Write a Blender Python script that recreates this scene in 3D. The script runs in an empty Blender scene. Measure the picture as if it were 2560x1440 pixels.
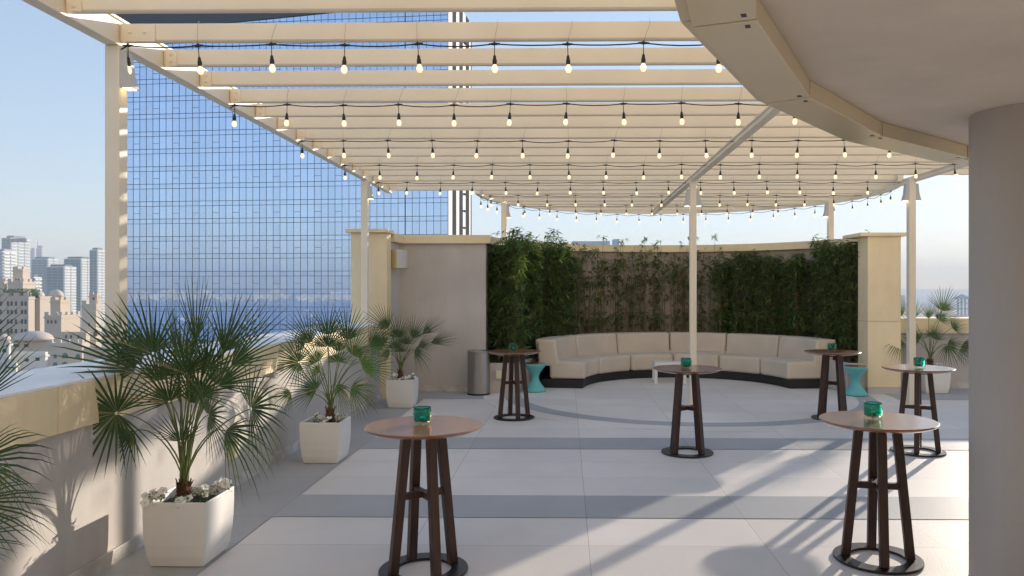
import bpy, bmesh, math, random
from mathutils import Vector, Matrix
R = math.radians
scene = bpy.context.scene
COL = scene.collection
random.seed(7)

# ------------------------------------------------------------------ camera
FPX, PPX, HY, CAMH, YAW = 1890.0, 1389.0, 720.0, 2.1, R(0.8)
cam_d = bpy.data.cameras.new('camera'); cam = bpy.data.objects.new('camera', cam_d); COL.objects.link(cam)
cam_d.sensor_width = 36; cam_d.lens = FPX/2560*36
cam_d.shift_x = (1280-PPX)/2560
cam_d.clip_start = 0.05; cam_d.clip_end = 60000
cam.location = (0, 0, CAMH); cam.rotation_euler = (R(90), 0, YAW)
scene.camera = cam

# ------------------------------------------------------------------ light
SKY_SAT, SKY_VAL, SKY_GAM = 1.2, .76, 0.43
SUN_AZ, SUN_EL = R(37.0), R(12.0)      # azimuth clockwise from +Y
world = bpy.data.worlds.new('World'); scene.world = world; world.use_nodes = True
wn = world.node_tree.nodes; wl = world.node_tree.links
sky = wn.new('ShaderNodeTexSky'); sky.sky_type = 'NISHITA'; sky.sun_disc = False
sky.sun_elevation = SUN_EL; sky.sun_rotation = SUN_AZ
sky.altitude = 50; sky.air_density = 1.0; sky.dust_density = 0.15; sky.ozone_density = 1.6
bg = wn['Background']; bg.inputs['Strength'].default_value = 0.15
hsv = wn.new('ShaderNodeHueSaturation'); hsv.inputs['Saturation'].default_value = SKY_SAT; hsv.inputs['Value'].default_value = SKY_VAL
gam = wn.new('ShaderNodeGamma'); gam.inputs[1].default_value = SKY_GAM
wl.new(sky.outputs[0], gam.inputs[0]); wl.new(gam.outputs[0], hsv.inputs['Color'])
tint = wn.new('ShaderNodeMix'); tint.data_type = 'RGBA'; tint.blend_type = 'MULTIPLY'; tint.inputs[0].default_value = 1
tint.inputs[7].default_value = (.94, .985, 1.12, 1); wl.new(hsv.outputs[0], tint.inputs[6]); wl.new(tint.outputs[2], bg.inputs[0])
sd = bpy.data.lights.new('sun', 'SUN'); sun = bpy.data.objects.new('sun', sd); COL.objects.link(sun)
sd.energy = 1.75; sd.angle = R(0.6); sd.color = (1.0, 0.88, 0.73)
sdir = Vector((math.sin(SUN_AZ)*math.cos(SUN_EL), math.cos(SUN_AZ)*math.cos(SUN_EL), math.sin(SUN_EL)))
sun.rotation_euler = sdir.to_track_quat('Z', 'Y').to_euler()
sun.location = (30, 40, 30)
vs = scene.view_settings
vs.view_transform = 'Standard'; vs.look = 'None'; vs.exposure = 2.0; vs.gamma = 1; vs.use_curve_mapping = False
scene.cycles.max_bounces = 10; scene.cycles.diffuse_bounces = 5; scene.cycles.glossy_bounces = 5
scene.cycles.transparent_max_bounces = 12; scene.cycles.volume_bounces = 0

# ------------------------------------------------------------------ helpers
def wray(px, py):
    v = Vector(((px-PPX)/FPX, 1.0, -(py-HY)/FPX))
    return Matrix.Rotation(YAW, 3, 'Z') @ v
def atY(px, py, Y):
    v = wray(px, py); t = Y/v.y
    return Vector((v.x*t, Y, CAMH+v.z*t))
def atZ(px, py, z=0.0):
    v = wray(px, py); t = (z-CAMH)/v.z
    return Vector((v.x*t, v.y*t, z))
def atX(px, Y): return atY(px, HY, Y).x

class MB:
    def __init__(s): s.v = []; s.f = []; s.m = []
    def add(s, vs_, fs, mi=0):
        b = len(s.v); s.v += [tuple(p) for p in vs_]
        s.f += [tuple(i+b for i in f) for f in fs]; s.m += [mi]*len(fs); return s
    def box(s, x0, x1, y0, y1, z0, z1, M=None, mi=0):
        p = [Vector(q) for q in ((x0,y0,z0),(x1,y0,z0),(x1,y1,z0),(x0,y1,z0),(x0,y0,z1),(x1,y0,z1),(x1,y1,z1),(x0,y1,z1))]
        if M is not None: p = [M @ q for q in p]
        return s.add(p, [(0,3,2,1),(4,5,6,7),(0,1,5,4),(1,2,6,5),(2,3,7,6),(3,0,4,7)], mi)
    def frustum(s, c, w0, w1, z0, z1):
        x, y = c
        p = [(x-w0,y-w0,z0),(x+w0,y-w0,z0),(x+w0,y+w0,z0),(x-w0,y+w0,z0),(x-w1,y-w1,z1),(x+w1,y-w1,z1),(x+w1,y+w1,z1),(x-w1,y+w1,z1)]
        return s.add(p, [(0,3,2,1),(4,5,6,7),(0,1,5,4),(1,2,6,5),(2,3,7,6),(3,0,4,7)])
    def prism(s, pts, z0, z1, mi=0):
        n = len(pts)
        v = [(p[0],p[1],z0) for p in pts]+[(p[0],p[1],z1) for p in pts]
        f = [tuple(range(n))[::-1], tuple(range(n, 2*n))]+[(i,(i+1)%n,n+(i+1)%n,n+i) for i in range(n)]
        return s.add(v, f, mi)
    def lathe(s, prof, n=32, c=(0,0,0), cap=True):
        v = []; f = []
        for r, z in prof:
            for i in range(n):
                a = 2*math.pi*i/n; v.append((c[0]+r*math.cos(a), c[1]+r*math.sin(a), c[2]+z))
        for k in range(len(prof)-1):
            for i in range(n):
                j = (i+1)%n; f.append((k*n+i, k*n+j, (k+1)*n+j, (k+1)*n+i))
        if cap: f.append(tuple(range(n))[::-1]); f.append(tuple((len(prof)-1)*n+i for i in range(n)))
        return s.add(v, f)
    def ring(s, prof, n=48, c=(0,0,0)):
        v = []; f = []; m = len(prof)
        for r, z in prof:
            for i in range(n):
                a = 2*math.pi*i/n; v.append((c[0]+r*math.cos(a), c[1]+r*math.sin(a), c[2]+z))
        for k in range(m):
            k2 = (k+1)%m
            for i in range(n):
                j = (i+1)%n; f.append((k*n+i, k*n+j, k2*n+j, k2*n+i))
        return s.add(v, f)
    def tube(s, pts, rad, n=6, caps=True):
        pts = [Vector(p) for p in pts]
        if not hasattr(rad, '__len__'): rad = [rad]*len(pts)
        v = []; f = []; up = None
        for k, p in enumerate(pts):
            d = (pts[min(k+1,len(pts)-1)]-pts[max(k-1,0)])
            if d.length < 1e-9: d = Vector((0,0,1))
            d.normalize()
            if up is None: up = d.orthogonal().normalized()
            else:
                up = (up-d*up.dot(d))
                up = up.normalized() if up.length > 1e-6 else d.orthogonal().normalized()
            w = d.cross(up)
            for i in range(n):
                a = 2*math.pi*i/n; v.append(p+(up*math.cos(a)+w*math.sin(a))*rad[k])
        for k in range(len(pts)-1):
            for i in range(n):
                j = (i+1)%n; f.append((k*n+i, k*n+j, (k+1)*n+j, (k+1)*n+i))
        if caps: f.append(tuple(range(n))[::-1]); f.append(tuple((len(pts)-1)*n+i for i in range(n)))
        return s.add(v, f)
    def bar(s, a, b, w, h=None, up=Vector((0,0,1))):
        a = Vector(a); b = Vector(b); h = h or w; d = (b-a).normalized()
        if abs(d.dot(up)) > .99: up = Vector((0,1,0))
        x = d.cross(up).normalized(); z = x.cross(d)
        p = [q+x*sx*w/2+z*sz*h/2 for q in (a, b) for sx, sz in ((-1,-1),(1,-1),(1,1),(-1,1))]
        return s.add(p, [(0,1,2,3),(4,7,6,5),(0,4,5,1),(1,5,6,2),(2,6,7,3),(3,7,4,0)])
    def polar(s, c, r0, r1, a0, a1, z0, z1, n=8, mi=0):
        v = []; f = []
        for i in range(n+1):
            a = a0+(a1-a0)*i/n; ca, sa = math.cos(a), math.sin(a)
            v += [(c[0]+r0*ca,c[1]+r0*sa,z0),(c[0]+r1*ca,c[1]+r1*sa,z0),(c[0]+r1*ca,c[1]+r1*sa,z1),(c[0]+r0*ca,c[1]+r0*sa,z1)]
        for i in range(n):
            b = i*4
            for k in range(4): f.append((b+k, b+(k+1)%4, b+4+(k+1)%4, b+4+k))
        f.append((0,1,2,3)); f.append((n*4+3,n*4+2,n*4+1,n*4))
        return s.add(v, f, mi)
    def build(s, name, mat, parent=None, smooth=False, bevel=0, seg=2, org=None):
        me = bpy.data.meshes.new(name)
        vv = s.v
        if org is not None: vv = [(p[0]-org[0], p[1]-org[1], p[2]-org[2]) for p in vv]
        me.from_pydata(vv, [], s.f)
        for m in (mat if isinstance(mat, (list, tuple)) else [mat]): me.materials.append(m)
        me.polygons.foreach_set('material_index', s.m)
        bm = bmesh.new(); bm.from_mesh(me)
        if len(s.f) < 20000 and not getattr(s, 'open', False): bmesh.ops.recalc_face_normals(bm, faces=bm.faces)
        bm.to_mesh(me); bm.free()
        if smooth: me.polygons.foreach_set('use_smooth', [True]*len(me.polygons))
        me.update()
        o = bpy.data.objects.new(name, me); COL.objects.link(o)
        if parent is not None: o.parent = parent
        if org is not None: o.location = org
        if bevel:
            b = o.modifiers.new('bevel', 'BEVEL'); b.width = bevel; b.segments = seg; b.limit_method = 'ANGLE'; b.angle_limit = R(35)
        if smooth and bevel:
            me.polygons.foreach_set('use_smooth', [True]*len(me.polygons))
        return o
def sharp(o, ang=40):
    me = o.data; bm = bmesh.new(); bm.from_mesh(me)
    for e in bm.edges:
        if len(e.link_faces) == 2 and e.calc_face_angle(0) > R(ang): e.smooth = False
    bm.to_mesh(me); bm.free(); return o
def thing(name, label, cat, loc=(0,0,0), rz=0, group=None):
    o = bpy.data.objects.new(name, None); COL.objects.link(o); o.location = loc; o.rotation_euler = (0,0,rz)
    o.empty_display_size = .2
    return tag(o, label, cat, group)
def tag(o, label, cat, group=None, kind=None):
    o['label'] = label; o['category'] = cat
    if group: o['group'] = group
    if kind: o['kind'] = kind
    return o
def struct(o, cat=None):
    o['kind'] = 'structure'; return o
def copy_tree(o, parent=None):
    c = o.copy(); COL.objects.link(c); c.parent = parent
    for ch in list(o.children): copy_tree(ch, c)
    return c

# ------------------------------------------------------------------ materials
def mat(name, col, rough=.6, var=0.0, vscale=3.0, bump=0.0, bscale=60.0, metal=0.0, spec=.5, coords='Object', stretch=None, var2=None, streak=0, **kw):
    m = bpy.data.materials.new(name); m.use_nodes = True
    nt = m.node_tree; n = nt.nodes; l = nt.links; b = n['Principled BSDF']
    b.inputs['Base Color'].default_value = (*col, 1); b.inputs['Roughness'].default_value = rough
    b.inputs['Metallic'].default_value = metal; b.inputs['Specular IOR Level'].default_value = spec
    for k, v in kw.items(): b.inputs[k].default_value = v
    if var or bump:
        tc = n.new('ShaderNodeTexCoord'); src = tc.outputs[coords]
        if stretch:
            mp = n.new('ShaderNodeMapping'); mp.inputs['Scale'].default_value = stretch; l.new(src, mp.inputs[0]); src = mp.outputs[0]
    if var:
        t = n.new('ShaderNodeTexNoise'); t.inputs['Scale'].default_value = vscale; t.inputs['Detail'].default_value = 6; l.new(src, t.inputs['Vector'])
        r = n.new('ShaderNodeValToRGB'); l.new(t.outputs[0], r.inputs[0])
        r.color_ramp.elements[0].position = .3; r.color_ramp.elements[1].position = .7
        a = [max(0, c*(1-var)) for c in col]; c2 = [min(1, c*(1+var)) for c in col]
        if var2: c2 = var2
        r.color_ramp.elements[0].color = (*a, 1); r.color_ramp.elements[1].color = (*c2, 1)
        l.new(r.outputs[0], b.inputs['Base Color'])
    if streak:
        g_ = n.new('ShaderNodeNewGeometry'); mp2 = n.new('ShaderNodeMapping'); mp2.inputs['Scale'].default_value = (2.6, 2.6, .45); l.new(g_.outputs['Position'], mp2.inputs[0])
        ts = n.new('ShaderNodeTexNoise'); ts.inputs['Scale'].default_value = 1.0; ts.inputs['Detail'].default_value = 7; ts.inputs['Roughness'].default_value = .7; l.new(mp2.outputs[0], ts.inputs['Vector'])
        tb = n.new('ShaderNodeTexNoise'); tb.inputs['Scale'].default_value = .9; tb.inputs['Detail'].default_value = 9; tb.inputs['Roughness'].default_value = .7; l.new(g_.outputs['Position'], tb.inputs['Vector'])
        ml = n.new('ShaderNodeMath'); ml.operation = 'MULTIPLY'; l.new(ts.outputs[0], ml.inputs[0]); l.new(tb.outputs[0], ml.inputs[1])
        mr_ = n.new('ShaderNodeMapRange'); mr_.inputs['From Min'].default_value = .12; mr_.inputs['From Max'].default_value = .38; mr_.inputs['To Min'].default_value = 1-streak; mr_.inputs['To Max'].default_value = 1+streak*.5; l.new(ml.outputs[0], mr_.inputs[0])
        hv = n.new('ShaderNodeHueSaturation'); l.new(r.outputs[0], hv.inputs['Color']); l.new(mr_.outputs[0], hv.inputs['Value']); l.new(hv.outputs[0], b.inputs['Base Color'])
    if bump:
        t2 = n.new('ShaderNodeTexNoise'); t2.inputs['Scale'].default_value = bscale; t2.inputs['Detail'].default_value = 4; l.new(src, t2.inputs['Vector'])
        bp = n.new('ShaderNodeBump'); bp.inputs['Strength'].default_value = bump; bp.inputs['Distance'].default_value = .01
        l.new(t2.outputs[0], bp.inputs['Height']); l.new(bp.outputs[0], b.inputs['Normal'])
    return m

def floor_mat(name, col, grid=True):
    """paving slabs 1.44 x 0.735 m with fine dark joints, stippled surface"""
    m = mat(name, col, .5, .05, 1.2, .0, spec=.4)
    nt = m.node_tree; n = nt.nodes; l = nt.links; b = n['Principled BSDF']
    geo = n.new('ShaderNodeNewGeometry'); sp = n.new('ShaderNodeSeparateXYZ'); l.new(geo.outputs['Position'], sp.inputs[0])
    def mth(op, a, bb=None, c=None):
        x = n.new('ShaderNodeMath'); x.operation = op
        for i, q in enumerate((a, bb, c)):
            if q is None: continue
            if isinstance(q, (int, float)): x.inputs[i].default_value = q
            else: l.new(q, x.inputs[i])
        return x.outputs[0]
    def joint(src, off, per, w):
        u = mth('DIVIDE', mth('SUBTRACT', src, off), per)
        fr = mth('FRACT', u); d = mth('MINIMUM', fr, mth('SUBTRACT', 1.0, fr))
        return mth('LESS_THAN', mth('MULTIPLY', d, per), w*.75), mth('FLOOR', u)
    j1, c1 = joint(sp.outputs[0], -2.70, 1.442, .0035)
    j2, c2 = joint(sp.outputs[1], 6.90, .7375, .0035)
    j = mth('MAXIMUM', j1, j2)
    wnz = n.new('ShaderNodeTexWhiteNoise'); wnz.noise_dimensions = '2D'
    cb = n.new('ShaderNodeCombineXYZ'); l.new(c1, cb.inputs[0]); l.new(c2, cb.inputs[1]); l.new(cb.outputs[0], wnz.inputs['Vector'])
    ramp = [x for x in n if x.bl_idname == 'ShaderNodeValToRGB'][0]
    hs = n.new('ShaderNodeHueSaturation'); l.new(ramp.outputs[0], hs.inputs['Color'])
    l.new(mth('ADD', mth('MULTIPLY', wnz.outputs['Value'], .11), .945), hs.inputs['Value'])
    # faint stains
    t3 = n.new('ShaderNodeTexNoise'); t3.inputs['Scale'].default_value = .45; t3.inputs['Detail'].default_value = 8; t3.inputs['Roughness'].default_value = .65
    l.new(geo.outputs['Position'], t3.inputs['Vector'])
    speck = n.new('ShaderNodeTexNoise'); speck.inputs['Scale'].default_value = 90; speck.inputs['Detail'].default_value = 2; l.new(geo.outputs['Position'], speck.inputs['Vector'])
    hs2 = n.new('ShaderNodeHueSaturation'); l.new(hs.outputs[0], hs2.inputs['Color'])
    val = mth('ADD', mth('MULTIPLY', t3.outputs[0], .22), mth('ADD', mth('MULTIPLY', speck.outputs[0], .16), .81)); l.new(val, hs2.inputs['Value'])
    mx = n.new('ShaderNodeMix'); mx.data_type = 'RGBA'; l.new(j, mx.inputs[0]); l.new(hs2.outputs[0], mx.inputs[6])
    mx.inputs[7].default_value = (col[0]*.55, col[1]*.53, col[2]*.51, 1)
    l.new(mx.outputs[2], b.inputs['Base Color'])
    vo = n.new('ShaderNodeTexNoise'); vo.inputs['Scale'].default_value = 75; vo.inputs['Detail'].default_value = 3; l.new(geo.outputs['Position'], vo.inputs['Vector'])
    bp = n.new('ShaderNodeBump'); bp.inputs['Strength'].default_value = .55; bp.inputs['Distance'].default_value = .004
    l.new(mth('SUBTRACT', vo.outputs[0], mth('MULTIPLY', j, .6)), bp.inputs['Height']); l.new(bp.outputs[0], b.inputs['Normal'])
    return m

M = {}
M['floor'] = floor_mat('light_paving', (.74, .69, .65))
M['floor_dark'] = floor_mat('grey_paving', (.40, .405, .415))
M['plaster'] = mat('grey_plaster', (.55, .515, .485), .85, .09, 1.1, .25, 140, spec=.2, streak=.11)
M['cream'] = mat('cream_cladding', (.84, .70, .46), .55, .06, .9, .08, 40, spec=.35, streak=.08)
M['ledge'] = mat('white_ledge', (.88, .88, .88), .6, .05, 1.5, .15, 80)
M['base'] = mat('skirting', (.55, .53, .50), .5, .25, 6, .2, 60)
M['steel'] = mat('cream_painted_steel', (.83, .745, .60), .42, .04, 2.0, .05, 25, spec=.45)
M['bolt'] = mat('bolt_metal', (.62, .54, .42), .35, metal=.3)
M['white_paint'] = mat('white_planter', (.80, .79, .76), .4, .035, 3.0, .04, 30)
M['soil'] = mat('soil', (.045, .03, .02), .95, .4, 25, 1.0, 60)
M['soffit'] = mat('soffit_render', (.64, .58, .51), .85, .06, .8, .2, 100, spec=.2, streak=.08)
M['fascia'] = mat('fascia_panel', (.66, .56, .38), .2, .05, .7, spec=.5)
M['column'] = mat('column_paint', (.47, .43, .395), .6, .05, .6, .12, 60, streak=.07)
M['black'] = mat('black_metal', (.012, .012, .014), .35, .2, 30)
M['cable'] = mat('black_rubber', (.012, .012, .012), .5)
M['wire'] = mat('thin_wire', (.25, .22, .18), .5)
M['wood'] = mat('walnut_top', (.24, .098, .048), .25, .28, 4.0, .05, 40, stretch=(1, 9, 1), spec=.5, **{'Coat Weight': .65, 'Coat Roughness': .2})
M['legwood'] = mat('dark_wood', (.048, .020, .013), .42, .35, 5.0, .1, 60, stretch=(6, 6, 1))
M['sofa'] = mat('taupe_fabric', (.64, .56, .47), .9, .06, 2.0, .35, 320, spec=.15)
M['pipe'] = mat('seam', (.25, .21, .17), .9)
M['plinth'] = mat('black_plinth', (.012, .012, .014), .5)
M['teal'] = mat('turquoise_plastic', (.13, .47, .48), .38, .05, 3)
M['steelb'] = mat('brushed_steel', (.42, .40, .38), .32, .12, 6.0, metal=1.0, stretch=(40, 40, 1))
M['brass'] = mat('brass_wire', (.55, .33, .15), .3, metal=1.0)
M['wax'] = mat('wax', (.80, .78, .72), .5)
M['trunk'] = mat('palm_fibre', (.10, .05, .025), .95, .5, 40, 1.0, 90)
M['speaker'] = mat('speaker_grille', (.55, .54, .53), .6, bump=.3, bscale=500)
M['speakerb'] = mat('speaker_body', (.62, .5, .25), .5, .05, 5)
M['petal'] = mat('white_petals', (.85, .84, .80), .7)
M['yellow'] = mat('flower_eye', (.75, .6, .12), .8)
M['boxbeige'] = mat('beige_plastic', (.72, .66, .5), .4)
M['glassw'] = mat('window_glass', (.05, .07, .08), .12, spec=.6)

def leafmat(name, c1, c2, rough=.45, trans=.35):
    m = bpy.data.materials.new(name); m.use_nodes = True; nt = m.node_tree; n = nt.nodes; l = nt.links
    b = n['Principled BSDF']; out = n['Material Output']
    geo = n.new('ShaderNodeNewGeometry'); r = n.new('ShaderNodeValToRGB')
    l.new(geo.outputs['Random Per Island'], r.inputs[0])
    r.color_ramp.elements[0].color = (*c1, 1); r.color_ramp.elements[1].color = (*c2, 1)
    r.color_ramp.elements[1].position = .93; e_ = r.color_ramp.elements.new(.97); e_.color = (.24, .19, .07, 1)
    l.new(r.outputs[0], b.inputs['Base Color']); b.inputs['Roughness'].default_value = rough
    tr = n.new('ShaderNodeBsdfTranslucent'); g = n.new('ShaderNodeHueSaturation'); g.inputs['Value'].default_value = 1.6; g.inputs['Saturation'].default_value = 1.1
    l.new(r.outputs[0], g.inputs['Color']); l.new(g.outputs[0], tr.inputs[0])
    mx = n.new('ShaderNodeMixShader'); mx.inputs[0].default_value = trans
    l.new(b.outputs[0], mx.inputs[1]); l.new(tr.outputs[0], mx.inputs[2]); l.new(mx.outputs[0], out.inputs[0])
    return m
M['palm'] = leafmat('palm_leaf', (.03, .062, .018), (.085, .145, .042), .40, .25)
M['petiole'] = mat('palm_stalk', (.13, .17, .05), .5, .3, 8)
M['bamboo'] = leafmat('bamboo_leaf', (.045, .078, .022), (.155, .225, .06), .33, .35)
M['culm'] = mat('bamboo_cane', (.20, .13, .07), .6, .35, 4)
M['shrub'] = leafmat('flower_leaf', (.03, .08, .02), (.07, .16, .05))

def glassmat():
    m = bpy.data.materials.new('teal_glass'); m.use_nodes = True; nt = m.node_tree; n = nt.nodes; l = nt.links
    b = n['Principled BSDF']; b.inputs['Base Color'].default_value = (.03, .62, .50, 1); b.inputs['Roughness'].default_value = .03
    b.inputs['Transmission Weight'].default_value = 1.0; b.inputs['IOR'].default_value = 1.45
    return m
M['tealglass'] = glassmat()
def emit(name, col, s):
    m = bpy.data.materials.new(name); m.use_nodes = True; b = m.node_tree.nodes['Principled BSDF']
    b.inputs['Base Color'].default_value = (*col, 1); b.inputs['Emission Color'].default_value = (*col, 1); b.inputs['Emission Strength'].default_value = s
    b.inputs['Roughness'].default_value = .2
    return m
M['filament'] = emit('bulb_filament', (1.0, .80, .50), 14.0)
M['bulbglass'] = emit('lit_bulb_glass', (1.0, .66, .32), .8)
M['lampglow'] = emit('lamp_lens', (1.0, .75, .4), 1.2)

def tower_glass():
    m = bpy.data.materials.new('mirror_curtain_glass'); m.use_nodes = True; nt = m.node_tree; n = nt.nodes; l = nt.links
    b = n['Principled BSDF']; b.inputs['Base Color'].default_value = (.50, .62, .82, 1); b.inputs['Metallic'].default_value = 1.0
    b.inputs['Roughness'].default_value = .015
    geo = n.new('ShaderNodeNewGeometry')
    t = n.new('ShaderNodeTexNoise'); t.inputs['Scale'].default_value = .35; t.inputs['Detail'].default_value = 3; l.new(geo.outputs['Position'], t.inputs['Vector'])
    bp = n.new('ShaderNodeBump'); bp.inputs['Strength'].default_value = .35; bp.inputs['Distance'].default_value = .02
    l.new(t.outputs[0], bp.inputs['Height']); l.new(bp.outputs[0], b.inputs['Normal'])
    hs = n.new('ShaderNodeHueSaturation'); hs.inputs['Color'].default_value = (.50, .62, .82, 1)
    mr = n.new('ShaderNodeMapRange'); mr.inputs['To Min'].default_value = .95; mr.inputs['To Max'].default_value = 1.05
    l.new(geo.outputs['Random Per Island'], mr.inputs[0]); l.new(mr.outputs[0], hs.inputs['Value']); l.new(hs.outputs[0], b.inputs['Base Color'])
    return m
M['curtain'] = tower_glass()
M['mullion'] = mat('mullion', (.05, .07, .11), .5)
M['darkband'] = mat('tower_crown', (.05, .055, .065), .5)
M['whitefin'] = mat('white_fin', (.55, .55, .55), .6, spec=.2)
M['darkfin'] = mat('dark_recess', (.035, .04, .05), .9, spec=.05)

# ------------------------------------------------------------------ ground, sea, far land
GZ = -48.0
sea_m = mat('sea_water', (.015, .12, .33), .25, .25, .004, .6, .05, spec=.5, coords='Object')
b = MB(); b.add([(-30000,-30000,GZ-.8),(30000,-30000,GZ-.8),(30000,40000,GZ-.8),(-30000,40000,GZ-.8)], [(0,1,2,3)])
struct(b.build('sea', sea_m))
ground_m = mat('city_ground', (.36, .32, .27), .95, .35, .02, spec=.1)
b = MB(); b.prism([(-9000,9000),(-9000,-330),(-420,-360),(150,-330),(260,-100),(330,420),(900,1500),(1500,9000)], GZ-3, GZ)
struct(b.build('ground', ground_m))
b = MB(); rr = random.Random(3); pts = []
for i in range(60):
    a = 2*math.pi*i/60; k = 1+.25*math.sin(3*a+1)+.12*math.sin(7*a)
    pts.append((-500+3600*k*math.cos(a), -3300+820*k*math.sin(a)))
b.prism(pts, GZ-3, GZ+1.2)
struct(b.build('island', mat('island_land', (.42, .36, .27), .95, .4, .004, spec=.1)))

# ------------------------------------------------------------------ terrace floor
X0, X1 = -3.5, 14.0
b = MB(); b.box(-3.5, X1, -6, 16.0, -.3, 0); struct(b.build('terrace_floor', M['floor']))
b = MB(); b.prism([(-4.9,-6.0),(-3.5,-6.0),(-3.5,16.0),(-4.9,16.0)], -.3, -.004); struct(b.build('roof_edge', M['plaster']))
def sheet(name, x0, x1, y0, y1, m=M['floor_dark'], z=.004):
    b = MB(); b.add([(x0,y0,z),(x1,y0,z),(x1,y1,z),(x0,y1,z)], [(0,1,2,3)]); return struct(b.build(name, m))
sheet('side_paving_band', -3.48, -2.70, -6, 14.27)
sheet('paving_band', -2.70, X1, 6.90, 7.6375)
sheet('paving_band', -2.70, X1, 9.85, 10.5875)
sheet('paving_band', -2.70, X1, 3.95, 4.6875)
CC = (2.33, 15.0)
# far dark area with the round lounge floor cut through it
b = MB()
n = 96
def ringpt(r, a): return (CC[0]+r*math.cos(a), CC[1]+r*math.sin(a))
rin, rout = 3.22, 3.56
v = []; f = []
for i in range(n+1):
    a = 2*math.pi*i/n; v += [(*ringpt(rin,a), .008), (*ringpt(rout,a), .008)]
for i in range(n): f.append((2*i, 2*i+1, 2*i+3, 2*i+2))
b.add(v, f); struct(b.build('paving_ring', M['floor_dark']))
sheet('back_paving_band', -3.48, CC[0]-math.sqrt(rout**2-.73**2), 14.27, 15.98)
sheet('back_paving_band', CC[0]+math.sqrt(rout**2-.73**2), X1, 14.27, 15.98)
b = MB(); b.lathe([(3.95, -.3), (3.95, .0)], 96, (CC[0], CC[1], 0)); b2 = b
struct(b.build('lounge_floor_slab', M['floor'])).location = (0, 0, .006)

# ------------------------------------------------------------------ left parapet
par = thing('parapet_wall', 'long grey rendered parapet with a wide cream cap along the left edge, behind the row of potted palms', 'parapet')
b = MB(); b.box(-3.72, -3.5, 6.35, 14.2, 0, 1.11); b.box(-3.72, -3.46, -6, 6.35, 0, 1.11)
b.build('wall', M['plaster'], par)
b = MB()
ys = [-6, 1.6, 5.06, 8.5, 11.9, 14.2]
for i in range(5): b.box(-3.9, -3.43, ys[i]+.003, ys[i+1]-.003, 1.11, 1.428)
b.build('cap', M['cream'], par, bevel=.006)
b = MB(); b.box(-4.28, -3.435, -6, 14.2, 1.43, 1.448); b.box(-4.28, -4.2, -6, 14.2, -.3, 1.43)
b.build('ledge', M['ledge'], par)
b = MB(); b.box(-3.5, -3.475, 6.35, 14.2, 0, .11); b.box(-3.46, -3.435, -6, 6.36, 0, .11)
b.build('baseboard', M['base'], par, bevel=.004)

# end pillar + tall walls
pil = thing('cream_pillar', 'tall cream clad pillar with thin flat cap where the left parapet ends, behind the second pergola post', 'pillar')
b = MB(); b.box(-4.06, -3.38, 14.2, 14.55, -.1, 3.14); b.build('body', M['cream'], pil, bevel=.006)
b = MB(); b.box(-4.14, -3.34, 14.1, 14.62, 3.143, 3.21); b.build('cap', M['cream'], pil, bevel=.005)
tw = thing('tall_wall', 'plain grey rendered tall wall with cream coping between the left pillar and the bamboo', 'wall')
b = MB(); b.prism([(-3.42,14.55),(-3.40,14.55),(-3.38,15.3),(-1.63,15.3),(-1.63,15.75),(-3.75,15.75),(-3.75,14.55)], 0, 3.0)
b.build('wall', M['plaster'], tw)
b = MB(); b.prism([(-3.8,14.63),(-3.33,14.63),(-3.29,15.21),(-1.53,15.21),(-1.53,15.85),(-3.8,15.85)], 3.0, 3.17)
b.build('coping', M['cream'], tw, bevel=.006)
b = MB(); b.box(-3.38, -1.63, 15.27, 15.3, 0, .12); b.build('baseboard', M['base'], tw)

# curved wall behind the bamboo
cw = thing('curved_wall', 'curved dark grey wall with cream coping wrapping round behind the bamboo and sofa', 'wall')
WR = 4.02
aL, aR = R(173), R(4)
b = MB(); b.polar(CC, WR, WR+.25, aL, aR, 0, 3.0, 48); b.build('wall', mat('dark_render', (.40, .34, .29), .9, .2, 2.0, .3, 60), cw, smooth=False)
b = MB(); b.polar(CC, WR-.08, WR+.33, aL, aR, 3.0, 3.17, 48); b.build('coping', M['cream'], cw)
bed = thing('planting_bed', 'low grey curved planting bed wall holding the bamboo behind the sofa', 'planter')
b = MB(); b.polar(CC, 3.26, 3.34, R(176), R(4), 0, .60, 40); b.box(-1.60, CC[0]-3.26, 15.05, 15.15, 0, .60); b.box(CC[0]+3.26, 5.95, 15.1, 15.2, 0, .60)
b.build('bed_wall', M['plaster'], bed)
b = MB(); b.polar(CC, 3.34, WR, R(176), R(4), .3, .5, 40); b.build('soil', M['soil'], bed)

# right pillar & right parapet
rp = thing('cream_pillar', 'tall square cream pillar with grey foot and flat cap at the right end of the bamboo', 'pillar')
b = MB(); b.box(5.95, 6.60, 15.0, 15.5, .14, 1.44); b.box(5.95, 6.60, 15.0, 15.5, 1.446, 3.12); b.build('body', M['cream'], rp, bevel=.004)
b = MB(); b.box(5.96, 6.59, 15.01, 15.49, 0, .14); b.build('foot', M['plaster'], rp)
b = MB(); b.box(5.78, 6.72, 14.93, 15.9, 3.122, 3.19); b.build('cap', M['cream'], rp, bevel=.005)
r2 = thing('parapet_wall', 'low grey parapet with cream cap at the back right, behind the palm pot', 'parapet')
b = MB(); b.box(6.45, X1, 15.95, 16.25, 0, 1.15); b.build('wall', M['plaster'], r2)
b = MB(); b.box(6.45, X1, 15.89, 16.5, 1.152, 1.468); b.build('cap', M['cream'], r2, bevel=.006)
b = MB(); b.box(6.45, X1, 15.92, 15.95, 0, .12); b.build('baseboard', M['base'], r2)

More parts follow.
